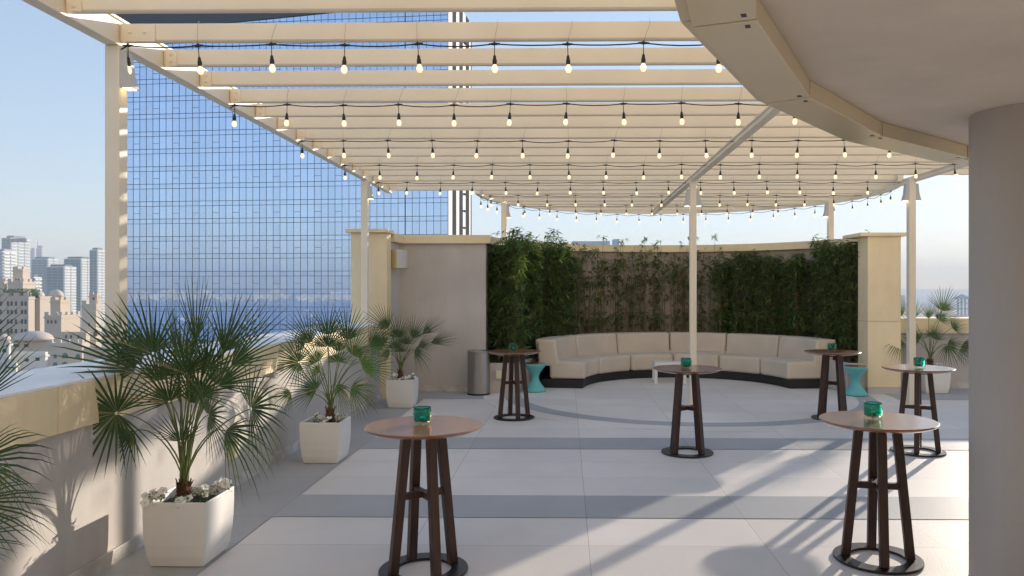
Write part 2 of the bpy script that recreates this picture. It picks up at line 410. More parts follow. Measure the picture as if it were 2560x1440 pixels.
# ------------------------------------------------------------------ pergola
SB, SH, SP, S1Y = 4.10, .145, .668, 6.12
AC, AR_ = (2.35, 15.78), 4.2
pg = thing('pergola', 'large cream steel pergola of parallel slats over the terrace with a round far end', 'pergola')
def post(x, y, z0, z1, w=.12, side=0):
    b = MB(); b.box(x-w/2, x+w/2, y-w/2, y+w/2, z0+.03, z1)
    o = b.build('post', M['steel'], pg, bevel=.008)
    b = MB(); b.box(x-w/2-.035, x+w/2+.035, y-w/2-.035, y+w/2+.035, z0, z0+.03); b.build('base_plate', M['steel'], o)
    return o
post(-3.66, 6.10, 1.45, 4.06); post(-3.66, 13.7, 1.45, 4.06)
post(atX(1260,17.35), 17.35, -.1, 4.06); post(2.26, 13.52, .012, 4.06, .115)
post(6.13, 13.52, .012, 4.06); post(atX(2076,17.0), 17.0, -.1, 4.06)
def beam(name, a, b_, w=.11, z0=4.06, z1=4.29):
    bb = MB(); a = Vector((*a, (z0+z1)/2)); c = Vector((*b_, (z0+z1)/2))
    # I-shaped web with thin flanges
    bb.bar(a, c, .07, z1-z0-.03); bb.bar(a+Vector((0,0,-(z1-z0)/2+.012)), c+Vector((0,0,-(z1-z0)/2+.012)), w, .022)
    bb.bar(a+Vector((0,0,(z1-z0)/2-.012)), c+Vector((0,0,(z1-z0)/2-.012)), w, .022)
    return bb.build('beam', M['steel'], pg, bevel=.004)
beam('beam', (-3.66, -2.0), (-3.66, 15.62))
beam('beam', (2.26, 5.4), (2.26, 19.9), z0=4.0, z1=4.095)
beam('beam', (6.22, 3.0), (6.22, 14.2), z0=4.0, z1=4.095)
b = MB(); b.polar(AC, AR_-.05, AR_+.05, R(181), R(-25), 4.06, 4.26, 64); b.build('curved_beam', M['steel'], pg)
slat_prof = [(-.035,0.012),(-.022,0),(.022,0),(.035,.012),(.035,SH),(-.035,SH)]
def slat(x0, x1, y):
    b = MB(); n = len(slat_prof)
    v = [(x0, y+p[0], SB+p[1]) for p in slat_prof]+[(x1, y+p[0], SB+p[1]) for p in slat_prof]
    b.add(v, [tuple(range(n)), tuple(range(2*n-1, n-1, -1))]+[(i,(i+1)%n,n+(i+1)%n,n+i) for i in range(n)])
    return b.build('slat', M['steel'], pg, bevel=.003)
def bracket(par_, x0, x1, y, dots=((0,.035),(0,.10))):
    b = MB(); b.box(x0, x1, y-.046, y-.0365, SB-.004, SB+SH-.01)
    for dx, dz in dots:
        b2 = MB(); M4 = Matrix.Translation(((x0+x1)/2+dx, y-.046, SB+dz)) @ Matrix.Rotation(R(90), 4, 'X')
        nb = len(b.v); t = MB(); t.lathe([(.013,0),(.013,.007),(.007,.008),(.007,.016)], 10)
        b.add([M4 @ Vector(q) for q in t.v], t.f)
    b.build('bracket', M['steel'], par_)
slat_rows = []
y = S1Y-SP*6
k = -6
while y < 19.9:
    if y <= 13.9: x0, x1 = -3.62, 9.5
    elif y <= 15.65: x0, x1 = -3.62, AC[0]+math.sqrt(max(0, AR_**2-(y-AC[1])**2))-.05
    else:
        h = math.sqrt(max(0, AR_**2-(y-AC[1])**2)); x0, x1 = AC[0]-h+.05, AC[0]+h-.05
    if x1-x0 > .4:
        s = slat(x0, x1, y); slat_rows.append((k, y, x0, x1))
        if y > 4 and x0 < -3.5:
            if k == 0: bracket(s, -3.60, -3.33, y, ((-.07,.07),(.05,.07)))
            else: bracket(s, -3.60, -3.50, y)
        if y > 8: bracket(s, 2.33, 2.42, y); 
        if 9 < y < 14: bracket(s, 6.28, 6.38, y)
    y += SP; k += 1

# ------------------------------------------------------------------ hotel facade behind the viewpoint (sunlit, throws warm light back on the slats)
ff = thing('hotel_facade', 'sunlit cream hotel facade rising behind the viewpoint', 'building')
b = MB(); b.box(-4.3, 22, -5.6, -5.0, -8, 26); b.build('wall', mat('sunlit_render', (.78,.62,.42), .85, .05, .8, spec=.2), ff)
for fz in (1, 4.6, 8.2, 11.8, 15.4, 19.0, 22.6):
    for fx in range(-3, 21, 4):
        b = MB(); b.box(fx, fx+1.5, -4.99, -4.96, fz-.6, fz+1.4); b.build('window', M['glassw'], ff)

# ------------------------------------------------------------------ string lights
def make_socket_mesh():
    b = MB(); b.lathe([(.004,0),(.010,-.006),(.010,.012),(.004,.02)], 8)
    b.lathe([(.0035,-.095),(.0035,0)], 6)
    b.lathe([(.015,-.165),(.018,-.160),(.018,-.128),(.014,-.122),(.012,-.10),(.006,-.088)], 12)
    b.tube([(-.045,0,.002),(-.015,0,0),(.015,0,0),(.045,0,.002)], [.005,.011,.011,.005], 8)
    return b
sock_o = make_socket_mesh().build('socket', M['cable'], smooth=True)
b = MB(); b.lathe([(.005,-.231),(.016,-.227),(.0235,-.214),(.026,-.200),(.023,-.184),(.015,-.168),(.012,-.16)], 14)
bulb_o = b.build('bulb', M['bulbglass'], sock_o, smooth=True)
b = MB(); b.lathe([(.004,-.218),(.013,-.210),(.016,-.200),(.012,-.188),(.004,-.178)], 10)
# ball of light inside the bulb: sits proud of the glass front so it reads through
bulb_core = b.build('filament', M['filament'], None, smooth=True)
bulb_core_mesh = bulb_core.data; bpy.data.objects.remove(bulb_core)
def bulb_material():
    m = bpy.data.materials.new('glowing_bulb'); m.use_nodes = True; nt = m.node_tree; n = nt.nodes; l = nt.links
    b = n['Principled BSDF']; tc = n.new('ShaderNodeTexCoord'); sp = n.new('ShaderNodeSeparateXYZ'); l.new(tc.outputs['Object'], sp.inputs[0])
    b.inputs['Base Color'].default_value = (.9,.7,.45,1); b.inputs['Roughness'].default_value = .1
    lw = n.new('ShaderNodeLayerWeight'); lw.inputs[0].default_value = .35
    r = n.new('ShaderNodeValToRGB'); l.new(lw.outputs['Facing'], r.inputs[0])
    r.color_ramp.elements[0].position = .25; r.color_ramp.elements[0].color = (1.0,.82,.52,1)
    r.color_ramp.elements[1].position = .8; r.color_ramp.elements[1].color = (.95,.42,.12,1)
    l.new(r.outputs[0], b.inputs['Emission Color']); b.inputs['Emission Strength'].default_value = .29
    return m
bulb_o.data.materials[0] = bulb_material()
def string_light(label, pts, bulbs, wires=True, tail=True, core=True):
    """pts: polyline of the cable, bulbs: list of points on it"""
    t = thing('string_light', label, 'string light', group='string lights hung under the pergola')
    b = MB(); b.tube(pts, .0055, 6); b.build('cable', M['cable'], t, smooth=True)
    for i, p in enumerate(bulbs):
        s = sock_o.copy(); COL.objects.link(s); s.parent = t; s.location = p[:3]
        s.rotation_euler = (random.uniform(-.06,.06), random.uniform(-.09,.09), p[3] if len(p) > 3 else random.uniform(-.1,.1))
        g = bulb_o.copy(); COL.objects.link(g); g.parent = s
        if wires and i > 0:
            w = MB(); dx = random.uniform(-.02,.06)
            w.tube([(0,0,0),(dx*.3,-.012,.06),(dx,-.015,.15),(dx,.01,.205)], .0016, 4)
            w.build('tie_wire', M['wire'], s).rotation_euler = (-s.rotation_euler[0], -s.rotation_euler[1], 0)
    return t
rows = {0: [320,495,678,862,1044,1236,1419,1609,1795],
        3: [587,718,858,996,1135,1276,1417,1558,1703,1846,1988],
        6: [755,858,969,1080,1194,1306,1421,1536,1650,1763,1880,1996,2110,2226],
        9: [862,948,1043,1135,1231,1325,1421,1515,1609,1704,1801,1898,1994,2091,2189,2288,2386],
        12:[945,1018,1102,1182,1263,1345,1427,1508,1590,1670,1751,1834,1916,1999,2083,2169],
        15:[1227,1295,1368,1438,1510,1580,1655,1727,1800,1870,1941,2013,2083],
        18:[1312,1375,1438,1502,1565,1629,1692,1755,1819,1883,1945]}
names = {0:'nearest string of lit globe bulbs, its first bulb beside the big left post', 3:'second nearest string of warm globe bulbs under the slats',
 6:'third string of warm bulbs counted from the camera', 9:'fourth string of warm bulbs, its left end just before the second left post',
 12:'fifth string of bulbs, starting just right of the second left post', 15:'sixth string of bulbs, crossing the start of the round pergola end',
 18:'short rearmost straight string of bulbs inside the round pergola end'}
for k, xs in rows.items():
    Y = S1Y+SP*k-.055
    zc = 4.062
    P = [atX(x, Y) for x in xs]
    bulbs = [(x, Y, zc+random.uniform(-.008,.008)) for x in P]
    pts = [(P[0]-.05, Y-.01, zc-.035)]
    for i, q in enumerate(bulbs):
        pts.append(q)
        if i+1 < len(bulbs):
            c = bulbs[i+1]; sag = random.uniform(.008, .024)
            for tt in (.25, .5, .75): pts.append((q[0]+(c[0]-q[0])*tt, Y, q[2]+(c[2]-q[2])*tt-sag*4*tt*(1-tt)))
    q = bulbs[-1]; pts += [(q[0]+.3, Y, q[2]-.01), (q[0]+.6, Y, q[2])]
    string_light(names[k], pts, bulbs)
# string on the curved beam
angs = [R(x) for x in range(176, -14, -8)]
bl = []; pts = []
for i, a in enumerate(angs):
    p = (AC[0]+(AR_-.02)*math.cos(a), AC[1]+(AR_-.02)*math.sin(a), 4.03)
    bl.append((*p, a+math.pi/2)); pts.append(p)
    if i+1 < len(angs):
        a2 = (a+angs[i+1])/2; pts.append((AC[0]+(AR_-.02)*math.cos(a2), AC[1]+(AR_-.02)*math.sin(a2), 3.995))
string_light('string of bulbs following the curved far edge of the pergola against the sky', pts, bl, wires=False)
for o in (bulb_o, sock_o): bpy.data.objects.remove(o)

# ------------------------------------------------------------------ post lamps
def post_lamp(x, y, z, rz, label):
    t = thing('wall_lamp', label, 'lamp', (x, y, z), rz, 'wedge lamps on the pergola posts')
    b = MB()  # body seen from side: flat back, flaring front, +X is outward
    prof = [(0,0),(.045,0),(.055,-.08),(.065,-.18),(.10,-.30),(0,-.30)]
    n = len(prof); w = .055
    v = [(p[0], -w, p[1]) for p in prof]+[(p[0], w, p[1]) for p in prof]
    b.add(v, [tuple(range(n)), tuple(range(2*n-1, n-1, -1))]+[(i,(i+1)%n,n+(i+1)%n,n+i) for i in range(n)])
    b.build('housing', M['whitefin'], t, bevel=.004)
    b = MB(); b.box(.015, .085, -.042, .042, -.305, -.3005); b.build('lens', M['lampglow'], t)
post_lamp(-3.60, 6.10, 4.02, 0, 'curved white wedge lamp on the big near left post')
post_lamp(-3.60, 13.7, 4.02, 0, 'white wedge lamp high on the second left post')
post_lamp(atX(1260,17.35)+.06, 17.35, 4.02, 0, 'white wedge lamp on the post behind the left bamboo')
post_lamp(2.26-.058, 13.52, 3.86, math.pi, 'white wedge lamp on the left side of the centre post')
post_lamp(2.26+.058, 13.52, 3.86, 0, 'white wedge lamp on the right side of the centre post')
post_lamp(6.07, 13.52, 3.95, math.pi, 'white wedge lamp on the left side of the right post beside the column')
post_lamp(6.19, 13.52, 3.95, 0, 'white wedge lamp on the right side of the right post beside the column')
post_lamp(atX(2076,17.0)-.06, 17.0, 4.0, math.pi, 'white wedge lamp on the far right post behind the bamboo wall')

# ------------------------------------------------------------------ canopy and column (right)
HZ = 1.13
cx, cy = 6.53*HZ, .69*HZ; Ri = 6.2*HZ; Ro = Ri+.24*HZ
zb = CAMH+HZ; lip = .13*HZ/1.9*1.0+.03
cn = thing('canopy', 'round overhanging canopy with beige panelled edge, over the right side of the terrace', 'canopy')
step = R(12); a_first = math.atan2(4.01*HZ-cy, 1.25*HZ-cx)
angs = [a_first+step*i for i in range(-9, 10)]
def pt(r, a): return (cx+r*math.cos(a), cy+r*math.sin(a))
b = MB(); b.prism([pt(Ro-.02, a) for a in [a_first+step*i for i in range(30)]], zb+lip+.0, zb+lip+.5)
b.build('soffit', M['soffit'], cn)
for i in range(len(angs)-1):
    a0, a1 = angs[i], angs[i+1]
    e = .0012
    p = [pt(Ri, a0+e), pt(Ro, a0+e), pt(Ro, a1-e), pt(Ri, a1-e)]
    b = MB(); b.prism(p, zb, zb+lip-.002)
    o = b.build('fascia_panel', M['fascia'], cn, bevel=.003)
    b = MB()
    for aa, s_ in ((a0, 1), (a1, -1)):
        q = Vector((*pt(Ri+.045, aa+s_*.010), zb)); tx = Vector((-math.sin(aa), math.cos(aa), 0)); rx = Vector((math.cos(aa), math.sin(aa), 0))
        c = [q+tx*u*.018+rx*w*.011 for u, w in ((-1,-1),(1,-1),(1,1),(-1,1))]
        b.add([x+Vector((0,0,-.002)) for x in c]+[x+Vector((0,0,.001)) for x in c], [(3,2,1,0),(4,5,6,7),(0,1,5,4),(1,2,6,5),(2,3,7,6),(3,0,4,7)])
    b.build('drain_hole', M['black'], o)
    b = MB(); b.prism([pt(Ro+.003, a0+e), pt(Ro+.05, a0+e), pt(Ro+.05, a1-e), pt(Ro+.003, a1-e)], zb+.03, zb+.8); b.build('outer_panel', M['fascia'], cn)
hs_ = HZ+lip
s_t = 5.08*hs_; rc = .285*hs_
Pt = Vector((.467*s_t, .884*s_t)); Ccol = Pt+Vector((.884, -.467))*rc
col = MB(); col.lathe([(rc, 0), (rc, zb+lip-.001)], 96, (Ccol.x, Ccol.y, 0))
o = sharp(col.build('column', M['column'], smooth=True)); tag(o, 'thick round grey brown column at the right edge of the view', 'column')

# ------------------------------------------------------------------ sofa
SC = (2.50, 15.55)
sf = thing('curved_sofa', 'long curved beige sofa of six sections on a black plinth in front of the bamboo', 'sofa')
sa0, sa1 = R(174), R(6)
b = MB(); b.polar(SC, 2.16, 3.03, sa0, sa1, .006, .185, 48); b.build('plinth', M['plinth'], sf)
N = 6
for i in range(N):
    a0 = sa0+(sa1-sa0)*i/N-.004; a1 = sa0+(sa1-sa0)*(i+1)/N+.004
    b = MB(); b.polar(SC, 2.11, 2.87, a0, a1, .19, .56, 8)
    o = b.build('seat_cushion', M['sofa'], sf, smooth=True, bevel=.07, seg=5)
    g = .006
    b = MB(); b.polar(SC, 2.67, 3.09, a0-g*0, a1+g*0, .46, 1.02, 8)
    # lean the back outwards: shift top verts
    b.v = [(x+(x-SC[0])*.03 if z > .9 else x, y+(y-SC[1])*.03 if z > .9 else y, z) for x, y, z in b.v]
    o = b.build('back_cushion', M['sofa'], sf, smooth=True, bevel=.05, seg=4)
b = MB(); b.polar(SC, 3.10, 3.115, sa0, sa1, .1, .95, 48); b.build('back_panel', M['plinth'], sf)

# ------------------------------------------------------------------ bamboo
def bamboo_leafset(mb, p, rng, n=5, size=.09):
    base = rng.uniform(0, 6.28)
    for i in range(n):
        a = base+rng.uniform(-1.3, 1.3); el = rng.uniform(-.9, .5)
        d = Vector((math.cos(a)*math.cos(el), math.sin(a)*math.cos(el), math.sin(el)))
        L = size*rng.uniform(.6, 1.25); w = L*.10
        s = d.cross(Vector((rng.uniform(-.5,.5), rng.uniform(-.5,.5), 1))).normalized()
        q0 = p; q1 = p+d*L*.45; q2 = p+d*L+Vector((0,0,-L*.15))
        mb.add([q0, q1+s*w, q2, q1-s*w], [(0,1,2,3)])
def bamboo_mesh(seed, H, nl, spread, low=.15, nc=3):
    rng = random.Random(seed); st = MB(); lf = MB(); lf.open = True
    for c in range(nc):
        x, y = rng.uniform(-.06,.06), rng.uniform(-.06,.06); lx, ly = rng.uniform(-.14,.14), rng.uniform(-.08,.08)
        h = H*rng.uniform(.82, 1.0); pts = []
        for k in range(9):
            t = k/8; pts.append(Vector((x+lx*t*t+.02*math.sin(5*t+c), y+ly*t*t+.02*math.cos(4*t+c), h*t)))
        st.tube(pts, [.012*(1-.75*k/8) for k in range(9)], 5)
        for j in range(nl//nc):
            t = low+(1-low)*rng.random()**.75
            k = min(7, int(t*8)); p = pts[k].lerp(pts[k+1], t*8-k)
            a = rng.uniform(0, 6.28); r = spread*rng.uniform(.15, 1)*(1-.35*t)
            e = p+Vector((math.cos(a)*r, math.sin(a)*r*.7, rng.uniform(-.02,.12)+r*.35))
            if rng.random() < .35: st.tube([p, e], [.0025,.0012], 3, caps=False)
            bamboo_leafset(lf, e, rng, rng.randint(4, 6), .155)
    return st, lf
def make_bamboo(seed, H, nl, spread, low, label, group):
    st, lf = bamboo_mesh(seed, H, nl, spread, low)
    t = thing('bamboo', label, 'bamboo', group=group)
    st.build('cane', M['culm'], t); lf.build('foliage', M['bamboo'], t)
    return t
LBL = {'L': ('tall bamboo in the dense bright leafy clump at the left end of the curved wall', 'dense bamboo at the left end'),
       'M': ('thin sparse bamboo cane trained on the curved wall behind the sofa', 'sparse bamboo along the middle of the curved wall'),
       'R': ('leafy dark bamboo in the thick growth on the right part of the curved wall', 'bamboo along the right part of the wall')}
protos = {'L': [make_bamboo(11+i, 2.62+.1*i, 400, .31, .02, *LBL['L']) for i in range(3)],
          'M': [make_bamboo(21+i, 2.60+.09*i, 44, .20, .08, *LBL['M']) for i in range(4)],
          'R': [make_bamboo(31+i, 2.55+.1*i, 160, .24, .05, *LBL['R']) for i in range(3)]}
used = set()
def put(kind, ang, r):
    i = random.randrange(len(protos[kind])); p = protos[kind][i]
    o = p if (kind, i) not in used else copy_tree(p)
    used.add((kind, i))
    o.location = (CC[0]+r*math.cos(R(ang)), CC[1]+r*math.sin(R(ang)), .45); o.rotation_euler = (0, 0, random.uniform(0, 6.28))
    s = random.uniform(.94, 1.05); o.scale = (1, 1, s)
for j in range(24): put('L', 176-48*j/24+random.uniform(-1,1), random.choice((3.35, 3.55, 3.8)))
for j in range(30): put('M', 128-62*j/30+random.uniform(-1,1), random.choice((3.7, 3.85, 3.93)))
for j in range(30): put('R', 68-62*j/30+random.uniform(-1,1), random.choice((3.66, 3.78, 3.9)))
for kind in protos:
    for i, p in enumerate(protos[kind]):
        if (kind, i) not in used:
            for c in list(p.children): bpy.data.objects.remove(c)
            bpy.data.objects.remove(p)

# ------------------------------------------------------------------ bar tables & candle holders
def make_table():
    t = thing('bar_table', 'x', 'bar table', group='round wooden bar tables')
    Rr, H = .432, 1.078
    b = MB(); b.lathe([(Rr-.12, H-.048), (Rr-.05, H-.035), (Rr-.005, H-.016), (Rr, H-.010), (Rr-.001, H-.004), (Rr-.006, H)], 72)
    sharp(b.build('table_top', M['wood'], t, smooth=True), 30)
    for k in range(4):
        a = math.pi/2*k; d = Vector((math.cos(a), math.sin(a), 0))
        b = MB(); b.bar(d*.235+Vector((0,0,.018)), d*.135+Vector((0,0,H-.045)), .064, .064, up=d)
        b.build('leg', M['legwood'], t, bevel=.004)
    b = MB(); z = .57
    b.box(-.185, .185, -.022, .022, z-.024, z+.024); b.box(-.022, .022, -.185, -.0225, z-.0235, z+.0235); b.box(-.022, .022, .0225, .185, z-.0235, z+.0235)
    b.build('stretcher', M['legwood'], t, bevel=.003)
    b = MB(); b.box(-.17, .17, -.03, .03, H-.085, H-.0485); b.box(-.03, .03, -.17, -.0305, H-.0845, H-.0485); b.box(-.03, .03, .0305, .17, H-.0845, H-.0485); b.build('under_frame', M['legwood'], t)
    b = MB(); b.ring([(.205, 0), (.325, 0), (.328, .004), (.328, .014), (.325, .018), (.205, .018)], 72)
    sharp(b.build('base_ring', M['black'], t, smooth=True), 30)
    return t
def make_candle():
    t = thing('candle_holder', 'x', 'candle holder', group='teal glass candle holders')
    z0 = .022
    b = MB(); r = .066
    prof = [(.002, z0), (.045, z0), (.060, z0+.006), (r, z0+.018), (r, z0+.088), (r-.003, z0+.094), (r+.002, z0+.104), (r-.003, z0+.104), (r-.007, z0+.094), (r-.005, z0+.086), (r-.005, z0+.02), (.055, z0+.010), (.002, z0+.007)]
    b.lathe(prof, 40, cap=False); b.build('glass_jar', M['tealglass'], t, smooth=True)
    b = MB()
    for k in range(3):
        a = 2*math.pi*k/3+.35
        for s in (-1, 1):
            pass
        d = Vector((math.cos(a), math.sin(a), 0)); w = Vector((-math.sin(a), math.cos(a), 0))
        b.tube([d*.073+Vector((0,0,z0+.062)), d*.073+Vector((0,0,z0+.01)), d*.068+w*.008+Vector((0,0,.004)), d*.05+w*.012+Vector((0,0,.014)), d*.02+Vector((0,0,.019))], .0026, 6)
        b.tube([d*.073+Vector((0,0,z0+.055)), d*.073+Vector((0,0,z0+.068))], .0055, 8)
    b.ring([(.05, .016), (.054, .019), (.05, .0215), (.046, .019)], 24)
    b.build('wire_stand', M['brass'], t, smooth=True)
    b = MB(); b.lathe([(.021, z0+.008), (.021, z0+.028), (.018, z0+.030), (.003, z0+.028), (.002, z0+.036)], 20); b.build('tealight', M['wax'], t, smooth=True)
    return t
tbl = make_table(); cnd = make_candle()
TT = [ # px, table-top centre y (approx), Y depth, rot, label, candle px
 (1059, 5.60, 33, 'bar table with reddish brown top nearest the camera, in front of the left planters', 1052, 'teal glass candle holder on the reddish brown left front table'),
 (2194, 5.88, -11, 'bar table in the sun at the front right, standing closest to the round column', 2190, 'teal glass candle holder on the sunlit front right table'),
 (1718, 9.65, 40, 'bar table alone in the middle of the floor in front of the centre post', 1715, 'teal glass candle holder on the middle table in front of the centre post'),
 (1285, 12.2, 20, 'bar table at the far left between the steel bin and the left stool', 1283, 'teal glass candle holder on the far left table in front of the bamboo'),
 (2081, 12.2, 17, 'bar table at the far right in front of the right turquoise stool', 2080, 'teal glass candle holder on the table before the right turquoise stool'),
 (2295, 9.75, -28, 'bar table with bright top behind the front right one, before the palm pot', 2298, 'teal glass candle holder on the bright table before the right palm'),
]
for i, (px, Y, rot, lab, cpx, clab) in enumerate(TT):
    t = tbl if i == 0 else copy_tree(tbl)
    x = atX(px, Y); t.location = (x, Y, .0045 if i else .0045); t.rotation_euler = (0, 0, R(rot)); t['label'] = lab
    c = cnd if i == 0 else copy_tree(cnd)
    c.location = (atX(cpx, Y-.02), Y-.02+(.06 if i < 2 else 0), 1.0825); c.rotation_euler = (0, 0, R(random.uniform(0, 120))); c['label'] = clab

# ------------------------------------------------------------------ stools, bin, coffee table
def stool(px, Y, label):
    x = atX(px, Y); t = thing('stool', label, 'stool', (x, Y, .012), group='hourglass plastic stools')
    b = MB(); b.lathe([(.215,0),(.222,.01),(.220,.03),(.20,.055),(.15,.12),(.10,.19),(.078,.25),(.078,.31),(.10,.37),(.15,.44),(.20,.50),(.215,.53),(.218,.555),(.21,.56)], 40)
    b.build('body', M['teal'], t, smooth=True)
    b = MB(); b.lathe([(.205,.560),(.208,.564),(.203,.572)], 40); b.build('seat_disc', M['wood'], t)
stool(1338, 15.3, 'turquoise hourglass stool beside the left end of the sofa'); stool(2139, 14.85, 'turquoise hourglass stool against the right cream pillar')
x = atX(1197, 14.9); t = thing('waste_bin', 'tall round brushed steel waste bin against the grey wall', 'bin', (x, 14.9, .006))
b = MB(); b.lathe([(.222, .03), (.222, .83)], 48); sharp(b.build('body', M['steelb'], t, smooth=True))
b = MB(); b.lathe([(.226, 0), (.228, .03)], 48); sharp(b.build('foot', M['black'], t, smooth=True))
b = MB(); b.ring([(.14,.84),(.226,.83),(.228,.85),(.222,.862),(.15,.872),(.14,.865)], 48); b.build('rim', M['steelb'], t, smooth=True)
x = atX(1636, 16.6); t = thing('coffee_table', 'low white coffee table with slab legs in front of the sofa, behind the centre post', 'coffee table', (x, 16.6, .006))
b = MB(); b.box(0, .70, 0, .42, .39, .46); b.build('table_top', M['white_paint'], t, bevel=.006)
for q in (0, .63):
    b = MB(); b.box(q, q+.07, 0, .06, 0, .388); b.box(q, q+.07, .36, .42, 0, .388); b.box(q+.005, q+.065, .06, .36, 0, .04); b.build('leg', M['white_paint'], t, bevel=.004)

# ------------------------------------------------------------------ planters
def planter(x0, y0, rz, label, s=1.0):
    """x0,y0 centre"""
    t = thing('planter', label, 'planter', (x0, y0, .009), rz, 'white square palm planters')
    b = MB(); H = .49*s; prof = [(.199,0),(.219,.08),(.231,.17),(.2375,.27),(.240,.38),(.240,.49)]
    v = []; f = []
    for w, z in prof:
        w *= s; z *= s; v += [(-w,-w,z),(w,-w,z),(w,w,z),(-w,w,z)]
    inner = [(.222,.49),(.215,.40)]
    for w, z in inner:
        w *= s; z *= s; v += [(-w,-w,z),(w,-w,z),(w,w,z),(-w,w,z)]
    K = len(prof)+len(inner)
    for k in range(K-1):
        for i in range(4): f.append((k*4+i, k*4+(i+1)%4, (k+1)*4+(i+1)%4, (k+1)*4+i))
    f.append((3,2,1,0)); f.append(tuple((K-1)*4+i for i in range(4)))
    b.add(v, f); b.build('pot', M['white_paint'], t, bevel=.005)
    b = MB(); rng = random.Random(int(x0*100)); G = 10; w = .214*s
    v = [(-w+2*w*i/G, -w+2*w*j/G, s*.415+rng.uniform(-.006,.014)) for j in range(G+1) for i in range(G+1)]
    f = [(j*(G+1)+i, j*(G+1)+i+1, (j+1)*(G+1)+i+1, (j+1)*(G+1)+i) for j in range(G) for i in range(G)]
    b.add(v, f); b.build('soil', M['soil'], t)
    return t
def fan(mb, hub, dirv, side, spread, L, nb, rng, droop=.15, cup=.15, fold=.004):
    """palmate leaf: blades radiating from hub round dirv in the plane dirv/side"""
    nrm = dirv.cross(side).normalized()
    for i in range(nb):
        u = (i/(nb-1)-.5)*2; a = u*spread/2+rng.uniform(-.02,.02)
        l = L*(1-.28*abs(u)**2)*rng.uniform(.9,1.06)
        d = (dirv*math.cos(a)+side*math.sin(a)+nrm*cup*(1-math.cos(a*.9))).normalized()
        s = (dirv*-math.sin(a)+side*math.cos(a)).normalized()
        da = spread/(nb-1)*.5
        secs = [(0.03, .0), (.14, .5), (.28, 1.0), (.58, .74), (.82, .40), (1.0, .02)]
        wmax = min(.28*l*math.tan(da)*.98, .0118)
        pts = []
        g = rng.uniform(.6, 1.3)*droop
        for t_, w_ in secs:
            c = hub+d*l*t_+Vector((0,0,-1))*g*l*t_**3
            w = wmax*w_
            if t_ <= .28: w = min(math.tan(da)*l*t_, .0105)
            pts.append((c-s*w+nrm*w*.55, c, c+s*w+nrm*w*.55))
        b0 = len(mb.v)
        for p in pts: mb.v += [tuple(q) for q in p]
        for k in range(len(pts)-1):
            for j in (0, 1):
                mb.f.append((b0+k*3+j, b0+k*3+j+1, b0+(k+1)*3+j+1, b0+(k+1)*3+j)); mb.m.append(0)
def palm(base, label, fronds, rng, trunkh=.13, tr=.045, group='potted fan palms'):
    """fronds: (hub Vector world, fan direction Vector, side Vector or None, spread, L, droop)"""
    t = thing('fan_palm', label, 'palm', base, group=group)
    b = MB(); B = Vector(base)
    pts = [(0,0,-.02), (.003,.002,trunkh*.3), (-.003,0,trunkh*.7), (0,0,trunkh), (0,0,trunkh+.03)]
    b.tube(pts, [tr*1.15, tr*1.0, tr*.95, tr*.85, tr*.4], 14)
    for k in range(46):   # fibre and old stalk stubs
        a = rng.uniform(0,6.28); z = rng.uniform(0, trunkh); d = Vector((math.cos(a), math.sin(a), 0))
        p = d*tr*.85+Vector((0,0,z)); b.tube([p, p+d*rng.uniform(.01,.03)+Vector((0,0,rng.uniform(.02,.06)))], [.007,.003], 4)
    b.build('trunk', M['trunk'], t)
    top = Vector((0,0,trunkh))
    for (hub, dv, side, spread, L, droop, nb) in fronds:
        h = hub-B
        dv = dv.normalized()
        if side is None:
            side = dv.cross(Vector((rng.uniform(-.5,.5), -1, rng.uniform(-.2,.6))))
        side = (side-dv*side.dot(dv)).normalized()
        # petiole
        a = top+Vector((rng.uniform(-.025,.025), rng.uniform(-.025,.025), -rng.uniform(0,.05)))
        d0 = Vector((h.x*.35, h.y*.35, abs(h.z)+.35)).normalized()
        ln = (h-a).length
        c1 = a+d0*ln*.45; c2 = h-dv*ln*.22+Vector((0,0,.02))
        P = []
        for k in range(9):
            s = k/8; P.append(a*(1-s)**3+c1*3*s*(1-s)**2+c2*3*s*s*(1-s)+h*s**3)
        b = MB(); b.tube(P, [.0075-.0035*k/8 for k in range(9)], 5)
        fr = b.build('frond_stalk', M['petiole'], t)
        lb = MB(); lb.open = True; fan(lb, h, dv, side, spread, L, nb, rng, droop)
        lf = lb.build('leaf_fan', M['palm'], fr)
    return t
def sv(ang, dep=0.0):
    """direction from an on-view angle (degrees, 0 = right, 90 = up) and a towards(-)/away(+) part"""
    return Vector((math.cos(R(ang)), dep, math.sin(R(ang)))).normalized()
def rnd_palm(base, label, rng, n=20, H=.8, L=.36, squash=1.0, wallx=None, bias=0):
    fr = []
    for i in range(n):
        az = i*2.399+rng.uniform(-.3,.3); k = (i+.5)/n            # 0 top .. 1 low
        el = R(86-84*k**1.25+rng.uniform(-6,6)); l = H*(1.0-.22*k)*rng.uniform(.85,1.1)
        d = Vector((math.cos(az)*math.cos(el)*squash+bias*math.cos(el), math.sin(az)*math.cos(el), math.sin(el)))
        hub = Vector(base)+Vector((0,0,.1))+Vector((d.x*l, d.y*l, max(.05,d.z*l*.9+.08)))
        if wallx is not None and hub.x < wallx+.1: hub.x = wallx+.1+rng.uniform(0,.1)
        dv = (d+Vector((0,0,.15-.5*k))).normalized()
        fr.append((hub, dv, None, R(rng.uniform(110,210)), L*rng.uniform(.85,1.12), rng.uniform(.03,.2)+.25*k*k, 24))
    return palm(base, label, fr, rng)

